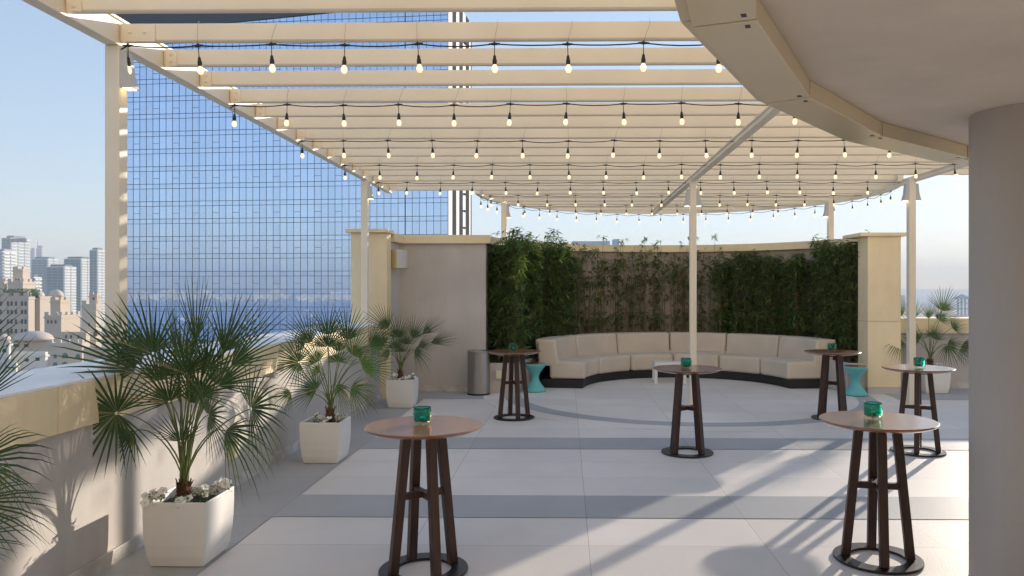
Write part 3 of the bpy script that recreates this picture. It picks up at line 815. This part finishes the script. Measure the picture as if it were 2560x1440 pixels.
pots = [(-2.96, 2.75, 'white tapered planter just outside the left edge, nearest the camera'),
        (-2.92, 5.83, 'large white tapered planter with white flowers at the front left'),
        (-2.93, 9.18, 'white tapered planter second from the front beside the left parapet'),
        (-2.90, 13.35, 'white tapered planter at the far left, next to the grey wall')]
for x, y, lab in pots[0:]: planter(x, y, 0, lab)
planter(atX(2330,15.3), 15.3, 0, 'white rounded planter at the back right behind the bright table', 1.05)

rng = random.Random(5)
# front palm, hubs read off the photograph: px, py, depth offset, fan angle, towards, spread, len, droop
YB = 5.83
P1 = [(490,858, .05, 92, .05, 55, .42, .02), (384,885, -.12, 112, -.35, 150, .42, .06), (342,925, -.05, 150, -.2, 120, .50, .08),
      (300,905, .12, 140, .1, 120, .42, .08), (577,915, -.1, 42, -.2, 75, .50, .03), (518,928, .0, 78, -.5, 130, .42, .05),
      (466,935, -.2, 92, -.7, 170, .38, .05), (292,1033, -.25, 170, -.9, 290, .36, .15),
      (627,1022, -.15, 25, -.6, 200, .38, .22), (521,1038, -.35, 20, -.9, 220, .32, .15), (562,1078, -.2, -15, -.4, 110, .36, .45),
      (451,1104, -.28, 88, -.6, 130, .24, .05), (424,1005, -.2, 115, -.6, 160, .30, .1), (500,985, -.1, 60, -.5, 170, .32, .1),
      (545,965, .18, 60, .4, 150, .36, .1), (455,900, .25, 90, .5, 120, .36, .03),
      (480,1010, .0, 85, .1, 110, .30, .03), 
      (400,955, -.02, 100, -.1, 110, .36, .05), (560,880, .12, 70, .2, 90, .40, .05), (270,1080, .0, 215, -.2, 130, .25, .4),
      (440,880,-.05,100,.1,26,.40,.02), (540,905,.05,65,.1,24,.42,.02), (410,930,.1,110,.2,30,.36,.02), (470,970,.1,88,.2,24,.34,.02), (505,950,-.1,75,-.2,28,.34,.02), (450,1010,-.05,98,-.1,24,.30,.02)]
fr = []
for (px, py, do, an, tw_, sp_, L, dr) in P1:
    hub = atY(px, py, YB+do); dv = sv(an, tw_)
    if hub.x < -3.36: hub.x = -3.36
    side = Vector((-math.sin(R(an)), rng.uniform(-.35,.35), math.cos(R(an)))) if sp_ > 100 else Vector((-math.sin(R(an)), rng.uniform(-1,1), math.cos(R(an))))
    fr.append((hub, dv, side, R(sp_), L*1.34, dr, int(8+sp_/12.5)))
bx = atY(460, 1245, YB)
palm((bx.x, YB, .42), 'largest fan palm in the front left planter with wide dark fans', fr, rng, .17, .05)
def palm_px(base, lab, L_, Y, rng, sc=1.0, wallx=None, th=.15, tr=.045, nbk=1.0):
    fr = []
    for (px, py, do, an, tw_, sp_, L, dr) in L_:
        hub = atY(px, py, Y+do); dv = sv(an, tw_)
        if wallx is not None and hub.x < wallx+.1: hub.x = wallx+.1
        side = Vector((-math.sin(R(an)), rng.uniform(-.5,.5), math.cos(R(an))))
        fr.append((hub, dv, side, R(sp_), L*sc, dr, int((9+sp_/12)*nbk)))
    return palm(base, lab, fr, rng, th, tr)
P2 = [(818,868, -.15, 92, -.5, 150, .50, .03), (777,858, .05, 118, -.2, 110, .50, .05), (867,850, .0, 75, -.2, 110, .50, .04), (924,868, -.1, 40, -.3, 110, .48, .08),
      (748,906, -.1, 165, -.6, 240, .42, .1), (792,974, -.25, 150, -.8, 170, .42, .1), (724,982, -.1, 200, -.3, 150, .28, .5), (906,924, .1, 25, .0, 130, .44, .15),
      (876,970, -.15, -15, -.3, 130, .42, .3), (840,962, -.2, -35, -.7, 90, .36, .5), (820,838, .2, 95, .3, 130, .45, .03), (795,905, .2, 130, .4, 150, .42, .08),
      (880,888, .25, 55, .4, 150, .42, .06), (845,905, -.3, 85, -.9, 180, .36, .05), (760,870, .25, 140, .5, 120, .42, .08), (900,905, -.25, 10, -.7, 150, .38, .2),
      (846,880, .05, 88, 0, 110, .40, .02), (800,930, .1, 160, .3, 120, .34, .15)]
palm_px((atX(826,9.18), 9.18, .42), 'fan palm in the second planter beside the left parapet', P2, 9.18, random.Random(9), 1.0, -3.42, .2, .05)
P3 = [(995,845, -.1, 92, -.4, 130, .52, .03), (970,822, .0, 125, -.1, 110, .56, .06), (962,860, -.2, 150, -.5, 170, .42, .12), (1031,846, .05, 62, -.1, 100, .50, .05),
      (1076,858, -.1, 18, -.2, 60, .58, .08), (1056,836, .1, 40, .0, 60, .52, .05), (1036,876, -.25, -25, -.6, 120, .44, .3), (950,862, .15, 160, .2, 130, .44, .12),
      (988,872, .2, 95, .5, 150, .42, .04), (1012,862, .25, 75, .5, 130, .42, .05), (975,885, -.2, 170, -.5, 130, .34, .25), (1045,866, .15, 20, .3, 90, .42, .12), (1000,880, -.3, 80, -.9, 150, .34, .05)]
palm_px((atX(1001,13.35), 13.35, .42), 'smaller fan palm at the far left against the grey wall', P3, 13.35, random.Random(12), 1.0, -3.42, .22, .045)
P0 = [(-70,1165, .1, 22, -.2, 70, .34, .25), (-60,1150, .0, 5, -.5, 90, .33, .45), (-100,1360, -.1, 24, -.3, 50, .30, .12), (-60,1010, .2, 62, .1, 60, .28, .05), (-180,1000, .0, 100, -.2, 140, .40, .05),
      (-300,1050, .1, 140, -.2, 150, .42, .1), (-240,1180, -.3, 90, -.8, 180, .36, .1), (-380,1200, .1, 175, -.1, 180, .38, .2), (-150,960, .4, 80, .5, 120, .40, .05), (-330,960, .5, 120, .5, 120, .40, .05), (-90,1260, .3, 0, .5, 120, .26, .3)]
palm_px((-2.96, 2.75, .42), 'fan palm reaching in from the left edge, nearest the camera', P0, 2.75, random.Random(15), 1.25, -3.36, .15, .05)
P4 = [(2322,797, -.1, 95, -.3, 100, .50, .03), (2355,778, .1, 72, .0, 130, .56, .03), (2345,800, -.2, 50, -.5, 150, .46, .06), (2328,838, -.3, 90, -.8, 200, .36, .08), (2368,862, -.2, -40, -.7, 200, .46, .3),
      (2285,797, .1, 100, .1, 110, .50, .05), (2256,790, .1, 125, .2, 110, .46, .06), (2405,862, -.1, -30, -.3, 160, .46, .25), (2254,850, -.2, 215, -.5, 160, .44, .35), (2300,850, .2, 150, .4, 160, .40, .15),
      (2380,820, .2, 25, .4, 140, .44, .12), (2340,850, .25, 80, .6, 150, .40, .05)]
palm_px((atX(2325,15.3), 15.3, .44), 'fan palm backlit by the sun in the back right planter', P4, 15.3, random.Random(18), 1.0, None, .22, .06)

# flowers
def flower_clump(x, y, z, label, rng, n=5, r=.05, leafy=True):
    t = thing('petunia', label, 'flower', (x, y, z), group='white petunias in the planters')
    lf = MB(); lf.open = True
    for k in range(80 if leafy else 8):
        a = rng.uniform(0,6.28); q = Vector((rng.gauss(0,r*.7), rng.gauss(0,r*.7), rng.uniform(-.02,.07)))
        d = Vector((math.cos(a), math.sin(a), rng.uniform(-.2,.8))).normalized(); s = d.cross(Vector((0,0,1))).normalized()
        lf.add([q, q+d*.015+s*.009, q+d*.032, q+d*.015-s*.009], [(0,1,2,3)])
    lf.build('leaves', M['shrub'], t)
    for k in range(n):
        q = Vector((rng.gauss(0,r*.75), rng.gauss(0,r*.75)-.015, rng.uniform(.015,.095)))
        nrm = Vector((rng.gauss(0,.4), rng.gauss(-.5,.35), rng.uniform(.3,1))).normalized(); u = nrm.orthogonal().normalized(); w = nrm.cross(u)
        fl = MB(); fl.open = True; N_ = 20; rr_ = rng.uniform(.022,.034)
        v = [q-nrm*.008]+[q+(u*math.cos(6.283*i/N_)+w*math.sin(6.283*i/N_))*rr_*.5+nrm*.002 for i in range(N_)]+[q+(u*math.cos(6.283*i/N_)+w*math.sin(6.283*i/N_))*rr_*(1+.12*math.sin(5*6.283*i/N_))+nrm*rng.uniform(-.004,.007) for i in range(N_)]
        fl.add(v, [(0,1+i,1+(i+1)%N_) for i in range(N_)]+[(1+i,1+N_+i,1+N_+(i+1)%N_,1+(i+1)%N_) for i in range(N_)])
        o = fl.build('bloom', M['petal'], t)
        e = MB(); e.open = True; e.add([q-nrm*.004]+[q+(u*math.cos(6.283*i/8)+w*math.sin(6.283*i/8))*.006+nrm*.001 for i in range(8)], [(0,1+i,1+(i+1)%8) for i in range(8)]); e.build('eye', M['yellow'], o)
fr_ = random.Random(4)
for (x, y, dx, dy, n, lab) in [
  (-2.92,5.83,-.17,-.16,11,'white petunia clump at the left front corner of the front left planter'),
  (-2.92,5.83,.19,.14,15,'full white petunia clump at the right rear rim of the front left planter'),
  (-2.92,5.83,.02,-.17,3,'single low white petunia in front of the palm trunk in the front left planter'),
  (-2.92,5.83,.13,-.06,2,'small white petunia right of the palm trunk in the front left planter'),
  (-2.93,9.18,-.13,.08,3,'white petunias at the left of the second planter'), (-2.93,9.18,.12,.10,5,'white petunia clump on the right of the second planter'),
  (-2.93,9.18,.04,-.14,5,'white petunia at the front rim of the second planter'),
  (-2.90,13.35,-.13,-.05,6,'white petunias at the left of the far left planter'), (-2.90,13.35,.17,.1,7,'taller white petunias at the right of the far left planter'),
  (-2.90,13.35,.02,-.1,4,'white petunias below the palm trunk in the far left planter'),
  (atX(2330,15.3),15.3,.15,.0,12,'pale petunia clump in the back right planter')]:
    flower_clump(x+dx, y+dy, .455+(.03 if abs(dx) > .12 else 0), lab, fr_, n, .045)

# ------------------------------------------------------------------ small wall things
t = thing('loudspeaker', 'cream loudspeaker with grey grille on a bracket on the wall right of the left pillar', 'speaker', (-3.22, 14.70, 2.66), R(58))
b = MB(); sec = [(-.115,.10,.13),(-.10,.0,.19),(-.10,-.02,.20)]
b.prism([(-.08,.20),(-.145,.12),(-.155,-.02),(.155,-.02),(.145,.12),(.08,.20)], -.19, .19); b.build('body', M['speakerb'], t, bevel=.02)
b = MB(); pts2 = [(-.15,-.024)]+[(-.15+.3*i/8, -.03-.05*math.sin(math.pi*i/8)) for i in range(9)]+[(.15,-.024)]
b.prism(pts2, -.175, .175); b.build('grille', M['speaker'], t, bevel=.004)
b = MB(); b.tube([(0,.16,0),(0,.22,0),(-.12,.30,0)], .014, 8); b.tube([(-.02,.2,.05),(-.02,.24,0),(-.02,.2,-.05)], .008, 6); b.build('bracket', M['bolt'], t)
def wallbox(x, y, z, w, h, d, label, name='socket_box', axis='x', cat='socket'):
    t = thing(name, label, cat, (x, y, z), 0, 'weatherproof sockets')
    b = MB()
    if axis == 'x': b.box(0, d*.4, -w/2, w/2, -h/2, h/2); c = MB(); c.box(d*.4+.001, d, -w*.42, w*.42, -h*.44, h*.44)
    else: b.box(-w/2, w/2, -d*.4, 0, -h/2, h/2); c = MB(); c.box(-w*.42, w*.42, -d, -d*.4-.001, -h*.44, h*.44)
    b.build('back_plate', M['boxbeige'], t, bevel=.004); c.build('cover', M['boxbeige'], t, bevel=.008)
wallbox(-3.5, 7.85, .42, .15, .20, .07, 'beige weatherproof socket on the left parapet behind the front planter')
wallbox(-3.5, 11.9, .42, .15, .20, .07, 'beige weatherproof socket on the left parapet between the second and far planters')
wallbox(-1.34, 15.05, .37, .12, .17, .07, 'beige socket box on the low bed wall beside the bin', axis='y')

# ------------------------------------------------------------------ glass tower
th = R(5.6)
TD = 151.0
pR = atY(1120, 720, TD)                       # right corner
ux = Vector((-math.cos(th), math.sin(th), 0)) # towards the left, receding
uy = Vector((math.sin(th), math.cos(th), 0))
Wd = 71.5; FH = 3.66; MW = 1.47
def TP(u, d, z): return Vector((pR.x, pR.y, 0))+ux*u+uy*d+Vector((0,0,z))
tower = thing('glass_tower', 'huge blue mirror glass tower filling the view behind the pergola on the left', 'tower')
def tbox(mb, u0, u1, d0, d1, z0, z1):
    p = [TP(u0,d0,z0),TP(u1,d0,z0),TP(u1,d1,z0),TP(u0,d1,z0),TP(u0,d0,z1),TP(u1,d0,z1),TP(u1,d1,z1),TP(u0,d1,z1)]
    mb.add(p, [(0,3,2,1),(4,5,6,7),(0,1,5,4),(1,2,6,5),(2,3,7,6),(3,0,4,7)])
TOPZ = 62.0
b = MB(); tbox(b, .1, Wd-.1, .5, 20.4, GZ, TOPZ); b.build('core', M['darkfin'], tower)
z = 2.1+ (720-560-91/3.6)*TD/FPX*1.0
while z > GZ+4: z -= FH
trng = random.Random(8); nst = 0
while z < TOPZ:
    g = MB(); nm = int(Wd/MW)
    for i in range(nm):
        u0, u1 = i*MW, (i+1)*MW
        for (za, zb_) in ((z, z+FH-.98), (z+FH-.98, z+FH)):
            tl = trng.uniform(-.0007,.0007); t2 = trng.uniform(-.0007,.0007)
            p = [TP(u0, -tl, za), TP(u1, tl, za), TP(u1, tl+t2, zb_), TP(u0, -tl+t2, zb_)]
            g.add(p, [(0,1,2,3)])
    g.open = True
    so = g.build('storey_glazing', M['curtain'], tower)
    f = MB()
    for i in range(nm+1):
        wde = .10 if i in (6,) else .034
        tbox(f, i*MW-wde, i*MW+wde, -.05, .05, z, z+FH)
    tbox(f, 0, nm*MW, -.045, .05, z-.05, z+.05); tbox(f, 0, nm*MW, -.045, .05, z+FH-.98-.045, z+FH-.98+.045)
    if nst > 12:
        for i in range(nm):
            if i % 3 == 0 and i > 10 and nst % 2 : tbox(f, i*MW, (i+1)*MW, -.04, .05, z+1.15, z+1.22)
    f.build('mullion_grid', M['mullion'], so)
    z += FH; nst += 1
b = MB()
p = [TP(0,-.6,0)]*0
zt = 2.1+(720-27)*TD/FPX
v = [TP(30,-.35,zt+.4),TP(Wd,-.35,zt-1.9),TP(Wd,-.35,TOPZ),TP(-1,-.35,TOPZ),TP(-1,-.35,zt+2.2)]
b.add([q for q in v]+[q+uy*.3 for q in v], [(0,1,2,3,4),(9,8,7,6,5)]+[(i,(i+1)%5,5+(i+1)%5,5+i) for i in range(5)])
b.build('crown_band', M['darkband'], tower)
def sided(px):
    k = (px-1415)/FPX; return (k*TD-pR.x)/(uy.x-k*uy.y)
b = MB(); tbox(b, -.12, .08, -.06, 20.5, GZ, TOPZ); b.build('side_wall', M['whitefin'], tower)
for (a, c) in ((1128.5,1138), (1146,1154.5), (1162,1170.5), (1174.5,1176.5)):
    b = MB(); tbox(b, -.16, -.125, sided(a), sided(c), GZ, TOPZ); b.build('recess_strip', M['darkfin'], tower)
zz = TOPZ-3
while zz > 0:
    b = MB(); tbox(b, -.5, -.17, sided(1155.5), sided(1161), zz, zz+.25); b.build('ledge', M['darkfin'], tower); zz -= FH

# ------------------------------------------------------------------ left skyline
wmat = {}
def wm(c, name='pale_render'):
    if c not in wmat: wmat[c] = mat(name, c, .85, .06, .05, spec=.15)
    return wmat[c]
BEIGE = (.56, .48, .40); SAND = (.62, .54, .45); WHITE = (.74, .72, .68)
WIN = mat('dark_window', (.06, .065, .075), .3); TEALW = mat('green_window', (.10, .22, .20), .2)
def W2(px, py, D): return atY(px, py, D)
def boxpx(mb, x0, x1, yt, yb, D, dep, rot=0):
    a = W2(x0, yt, D); c = W2(x1, yb, D)
    mb.box(a.x, c.x, D, D+dep, max(GZ, c.z) if yb < 2000 else GZ, a.z)
def crenel(mb, x0, x1, z, y0, y1, s, h):
    n = max(2, int((x1-x0)/s))
    for i in range(n):
        if i % 2 == 0: mb.box(x0+(x1-x0)*i/n, x0+(x1-x0)*(i+1)/n, y0, y0+s*.5, z, z+h)
    n = max(2, int((y1-y0)/s))
    for i in range(n):
        if i % 2 == 0: mb.box(x1-s*.5, x1, y0+(y1-y0)*(i+.2)/n, y0+(y1-y0)*(i+1)/n, z, z+h)
def arch_window(parent, x, z, w, h, y, m=WIN, arch=True):
    b = MB(); pts = [(x-w/2, z), (x+w/2, z), (x+w/2, z+h)]
    if arch: pts += [(x+w/2*math.cos(R(a)), z+h+w/2*math.sin(R(a))) for a in (30,60,90,120,150)]
    pts += [(x-w/2, z+h)]; n = len(pts)
    v = [(p[0], y-.06, p[1]) for p in pts]+[(p[0], y+.3, p[1]) for p in pts]
    b.add(v, [tuple(range(n)), tuple(range(2*n-1,n-1,-1))]+[(i,(i+1)%n,n+(i+1)%n,n+i) for i in range(n)])
    return b.build('window', m, parent)
def dome(parent, x, y, z, r, h, m):
    b = MB(); b.lathe([(r, 0)]+[(r*math.cos(R(a)), h*math.sin(R(a))) for a in (15,30,45,60,75,88)], 24, (x, y, z)); o = b.build('dome', m, parent, smooth=True)
    return o
def low_building(label, name, x0, x1, yt, D, dep, col, wins=(), cren=0, dm=None, yb=9999, m=WIN, arch=True):
    t = thing(name, label, 'building'); a = W2(x0, yt, D); c = W2(x1, yt, D); dep = D*dep/(1415-x1-dep)
    b = MB(); b.box(a.x, c.x, D, D+dep, GZ, a.z)
    b.box(a.x-.3, c.x+.3, D-.3, D+dep+.3, a.z-1.2, a.z-.7)
    if cren: crenel(b, a.x, c.x, a.z, D, D+dep, cren, cren*.8)
    b.build('walls', wm(col), t)
    for (wx, wy, ww, wh) in wins:
        q = W2(wx, wy, D); w = ww*D/FPX; h = wh*D/FPX
        arch_window(t, q.x, q.z-h/2, w, h*.8, D, m, arch)
    if dm:
        for (dx, dy, dr, dh) in dm:
            q = W2(dx, dy, D+dep*.5); dome(t, q.x, D+dep*.5, q.z, dr*D/FPX, dh*D/FPX, wm((.62,.53,.47)))
    return t
# sand-coloured old-style blocks
w1 = [(x, y, 6, 11) for y in (759, 780, 804, 828) for x in (2, 20, 29, 40, 55, 64)]
low_building('long sand coloured hotel block with rows of arched windows at the far left', 'hotel', -40, 71, 741, 330, 16, BEIGE, w1, 2.0)
low_building('plain set-back wing of the hotel with two pale domes on its roof', 'hotel', 71, 100, 741, 336, 30, BEIGE, [(76,743,7,5),(93,743,8,5)], 0, [(91,741,18,18)])
low_building('low round-domed wing behind the battlemented block', 'hotel', 104, 140, 741, 352, 20, BEIGE, [], 0, [(140,741,17,18)])
w2 = [(x, y, 5, 8) for y in (805,) for x in (120,129,139)]
low_building('square battlemented sand tower with a wide ledge, in front of the glass towers', 'hotel', 111, 153, 788, 300, 48, BEIGE, w2, 1.6)
low_building('tall plain sand coloured battlemented block between the domes and the big post', 'tower_house', 126, 151, 750, 318, 25, (.60,.49,.38), [], 1.6)
low_building('upper square sand keep rising above the roof garden', 'tower_house', 32, 57, 673, 385, 18, (.62,.52,.42), [], 1.8)
low_building('wide lower tier of the sand keep behind the roof garden', 'tower_house', 19, 57, 704, 372, 31, (.62,.52,.42), [(40,698,3,5),(47,698,3,5)], 1.8)
low_building('sand coloured corner of a battlemented block cut by the left edge', 'tower_house', -20, 10, 703, 374, 8, (.62,.52,.42), [], 1.8)
low_building('sand coloured block with battlements partly hidden by the big post', 'hotel', 204, 240, 760, 300, 14, SAND, [(223,812,5,8),(223,834,5,8),(238,835,9,11)], 1.8)
low_building('small square bell tower with an arched opening beside the big post', 'bell_tower', 223, 242, 736, 306, 10, BEIGE, [(234,746,5,8)], 1.2)
low_building('pale building under the largest flat dome, in the middle distance', 'domed_hall', 30, 122, 850, 225, 10, SAND, [(41,862,15,11),(66,862,11,11)], 0, [(84,849,44,22)])
low_building('beige block with green tinted windows and a low battlemented roof', 'villa', 120, 205, 857, 212, 12, (.60,.53,.46), [(138,892,8,8),(163,892,15,8),(195,893,12,8),(138,914,12,8),(162,914,16,6)], 1.1, None, m=TEALW)
low_building('white flat roofed building with a bold cornice and two small square windows', 'villa', 36, 113, 880, 190, 7, WHITE, [(67,899,10,10),(94,897,10,10)], 0, None, arch=False)
low_building('plain pale block just left of the big post above the white ledge', 'villa', 209, 262, 868, 200, 6, SAND, [], 0)
low_building('white rotunda with small dome at the left edge', 'rotunda', -18, 22, 852, 185, 6, WHITE, [(11,878,10,6)], 0, [(2,850,22,16)])
low_building('white building corner low at the left edge behind the ledge', 'villa', -40, 11, 893, 150, 6, WHITE, [], 0)
low_building('small white annex between the rotunda and the cornice building', 'villa', 17, 40, 904, 170, 4, WHITE, [(28,915,18,12)], 0, arch=False)
low_building('low beige annex row in front of the green window block', 'villa', 44, 118, 926, 165, 4, (.64,.56,.46), [], 0)
low_building('distant sand wing filling the gap behind the green window block', 'hotel', 150, 215, 830, 290, 10, SAND, [(x, y, 5, 8) for x in (165,178,196) for y in (842,)], 0)
# roof garden plants
gr = MB(); gr.open = True; rg = random.Random(2)
for k in range(900):
    q = W2(rg.uniform(-5, 84), rg.uniform(722, 739), 331); q.y += rg.uniform(0, 6); s = rg.uniform(.25,.6)
    a = rg.uniform(0,6.28); d = Vector((math.cos(a),math.sin(a),rg.uniform(-.3,1)))*s; e = d.cross(Vector((rg.random(),rg.random(),1))).normalized()*s*.5
    gr.add([q-d, q+e, q+d, q-e], [(0,1,2,3)])
tag(gr.build('roof_garden', M['shrub']), 'strip of green roof garden planting on top of the long hotel block', 'roof garden', kind='stuff')

# modern towers
def tower_block(label, x0, xm, x1, yt, D, dep, glass, white, fh=3.4, spire=None, sign=None):
    """glass part x0..xm, balcony part xm..x1"""
    t = thing('residential_tower', label, 'tower'); a = W2(x0, yt, D); mm = W2(xm, yt, D)
    dep = D*(x1-xm)/(1415-x1)
    b = MB(); b.box(a.x, mm.x, D, D+dep, GZ, a.z); b.box(a.x+1, mm.x-1, D+dep*.2, D+dep*.8, a.z, a.z+fh); b.build('body', wm(glass, 'hazy_glass'), t)
    b = MB(); b.box(a.x-.4, mm.x+.4, D-.4, D+dep+.4, a.z, a.z+.8); b.build('parapet', wm(white), t)
    b = MB(); b.box(mm.x+.02, mm.x+.1, D+.5, D+dep-.5, GZ, a.z-.2); b.build('balcony_wall', wm((.42,.47,.52)), t)
    zz = a.z-.4; lim = max(GZ, W2(x0, 860, D).z); n = 0; nb_ = max(2, int(dep/11))
    while zz > lim and n < 48:
        b = MB()
        for q in range(nb_):
            b.box(mm.x+.1, mm.x+1.5, D+dep*(q+.08)/nb_, D+dep*(q+.9)/nb_, zz-1.5, zz)
        b.build('balcony', wm(white), t)
        b = MB(); b.box(a.x-.1, mm.x, D-.15, D, zz-.7, zz); b.build('floor_line', wm((glass[0]*2.0, glass[1]*1.9, glass[2]*1.8)), t)
        zz -= fh; n += 1
    k = max(2, int((mm.x-a.x)/6))
    for i in range(k+1):
        xx = a.x+(mm.x-a.x)*i/k; b = MB(); b.box(xx-.35, xx+.35, D-.35, D-.16, GZ, a.z); b.build('pier', wm((glass[0]*1.7, glass[1]*1.6, glass[2]*1.5)), t)
    if spire:
        q = W2(spire[0], spire[1], D+5); b = MB(); b.tube([(q.x, D+5, a.z), (q.x, D+5, q.z)], [1.4, .3], 6); b.build('spire', wm((.5,.55,.6)), t)
    if sign:
        q = W2(sign[0], sign[1], D-.5)
        b = MB(); e = W2(sign[2], sign[3], D); b.box(q.x, e.x, D-.5, D-.25, e.z, q.z); b.build('sign_board', wm((.30,.28,.26)), t)
        cu = bpy.data.curves.new('sign_lettering', 'FONT'); cu.body = 'EMAAR'; cu.size = (q.z-e.z)*1.05; cu.extrude = .15; cu.align_x = 'CENTER'
        o = bpy.data.objects.new('sign_lettering', cu); COL.objects.link(o); o.parent = t; o.location = ((q.x+e.x)/2+3, D-.8, e.z+(q.z-e.z)*.12); o.rotation_euler = (R(90), 0, 0)
        me = bpy.data.meshes.new_from_object(o); me.materials.clear(); me.materials.append(M['whitefin'])
        o2 = bpy.data.objects.new('sign_lettering', me); COL.objects.link(o2); o2.parent = t; o2.location = o.location; o2.rotation_euler = o.rotation_euler
        bpy.data.objects.remove(o); o2.name = 'sign_lettering'
    return t
GL = (.16, .22, .27)
WT = (.78, .76, .72)
tower_block('tall white balcony tower with a lettered roof sign at the far left', 5, 26, 75, 596, 1000, 40, (.26,.29,.33), WT, 4.2, None, (27,596,67,606))
tower_block('white tower with dense balconies cut by the left edge, before the signed tower', -30, 6, 40, 630, 760, 35, (.40,.42,.44), WT, 3.3)
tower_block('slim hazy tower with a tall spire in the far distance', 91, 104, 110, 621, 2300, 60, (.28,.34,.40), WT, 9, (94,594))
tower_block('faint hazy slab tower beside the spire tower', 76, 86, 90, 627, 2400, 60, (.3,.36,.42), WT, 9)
tower_block('wide grey glass tower with white crown behind the cream keep', 80, 118, 144, 648, 1150, 50, (.20,.25,.30), WT, 3.8)
tower_block('grey glass and white balcony tower in the middle of the skyline', 117, 158, 190, 668, 860, 40, GL, WT, 3.3)
tower_block('teal glass tower with white balcony side nearest the big post', 161, 201, 231, 648, 1000, 45, (.14,.22,.26), WT, 3.6)
tower_block('narrow glass tower directly beside the big left post', 225, 242, 262, 626, 950, 40, (.18,.25,.29), WT, 3.6)
tower_block('small low white balcony block in front of the wide grey tower', 78, 84, 102, 695, 640, 25, GL, WT, 3.0)
# things far beyond the wall and parapet on the right
t = thing('office_block', 'hazy pale blue rooftop showing just above the curved wall behind the bamboo', 'building')
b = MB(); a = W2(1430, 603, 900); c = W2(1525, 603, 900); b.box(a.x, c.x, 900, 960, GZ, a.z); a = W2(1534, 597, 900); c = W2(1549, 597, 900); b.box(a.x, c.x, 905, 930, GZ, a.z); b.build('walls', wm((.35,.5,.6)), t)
t = thing('pavilion_tower', 'hazy grey open framed tower on the horizon left of the round column', 'tower')
a = W2(2396, 748, 1400); c = W2(2432, 748, 1400); b = MB()
for i in range(5):
    xx = a.x+(c.x-a.x)*i/4; b.box(xx-1.2, xx+1.2, 1400, 1403, GZ, a.z)
for zz in (a.z-8, a.z-18): b.box(a.x, c.x, 1401, 1402.5, zz, zz+1.6)
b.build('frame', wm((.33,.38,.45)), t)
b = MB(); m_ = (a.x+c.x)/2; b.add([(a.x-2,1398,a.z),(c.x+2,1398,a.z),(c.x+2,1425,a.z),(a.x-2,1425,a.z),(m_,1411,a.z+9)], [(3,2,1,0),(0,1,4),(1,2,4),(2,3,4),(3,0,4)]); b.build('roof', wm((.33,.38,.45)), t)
t = thing('office_block', 'faint hazy block on the horizon just right of the right cream pillar', 'building')
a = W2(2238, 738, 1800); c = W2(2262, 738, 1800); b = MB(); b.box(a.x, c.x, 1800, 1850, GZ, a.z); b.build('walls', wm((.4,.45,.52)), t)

# ------------------------------------------------------------------ shore city and boats seen in the mirror glass
fc = MB(); rg = random.Random(14)
for k in range(900):
    x = rg.uniform(-3200, 2200); y = rg.uniform(-3300, -2380); w = rg.uniform(10, 38); h = abs(rg.gauss(0, 14))+8
    if -900 < x < -300: h *= 1+2.2*math.exp(-((x+600)/160)**2)
    if x > 0: h += 14*rg.random()
    fc.box(x, x+w, y, y+18, GZ, GZ+h)
fc.open = True
tag(fc.build('shore_city', mat('shore_walls', (.62,.56,.48), .8, .3, .01)), 'hazy low white shore buildings seen only mirrored in the glass tower', 'buildings', kind='stuff')
boat0 = None
for k in range(60):
    y = -620-rg.random()**1.6*1500; x = -.32*(abs(y)+600)+rg.uniform(-.35,.5)*(abs(y)+300)
    if boat0 is None:
        boat0 = thing('boat', 'small white boat seen mirrored in the glass tower', 'boat', group='white boats mirrored in the glass tower')
        b = MB(); b.prism([(-3,-8),(3,-8),(3,3),(0,10),(-3,3)], 0, 2); b.build('hull', M['whitefin'], boat0)
        b = MB(); b.box(-2,2,-6,1,2.01,4.5); b.build('cabin', M['whitefin'], boat0)
        o = boat0
    else: o = copy_tree(boat0)
    o.location = (x, y, GZ-.9); o.rotation_euler = (0,0,rg.uniform(0,6.28)); s_ = rg.uniform(.5,1.1); o.scale = (s_,s_,s_)
nm_ = mat('near_roofs', (.42,.38,.33), .9, .3, .05)
rng_b = random.Random(21)

# ------------------------------------------------------------------ haze
HAZE = True
if HAZE:
    hm = bpy.data.materials.new('haze_air'); hm.use_nodes = True; nt = hm.node_tree
    nt.nodes.remove(nt.nodes['Principled BSDF'])
    pv = nt.nodes.new('ShaderNodeVolumePrincipled'); pv.inputs['Color'].default_value = (.86, .92, 1.0, 1); pv.inputs['Density'].default_value = .00030
    pv.inputs['Anisotropy'].default_value = 0
    nt.links.new(pv.outputs[0], nt.nodes['Material Output'].inputs['Volume'])
    b = MB(); b.box(-6000, 6000, -6200, 6000, GZ-6, 160)
    o = b.build('haze', hm); o['kind'] = 'stuff'
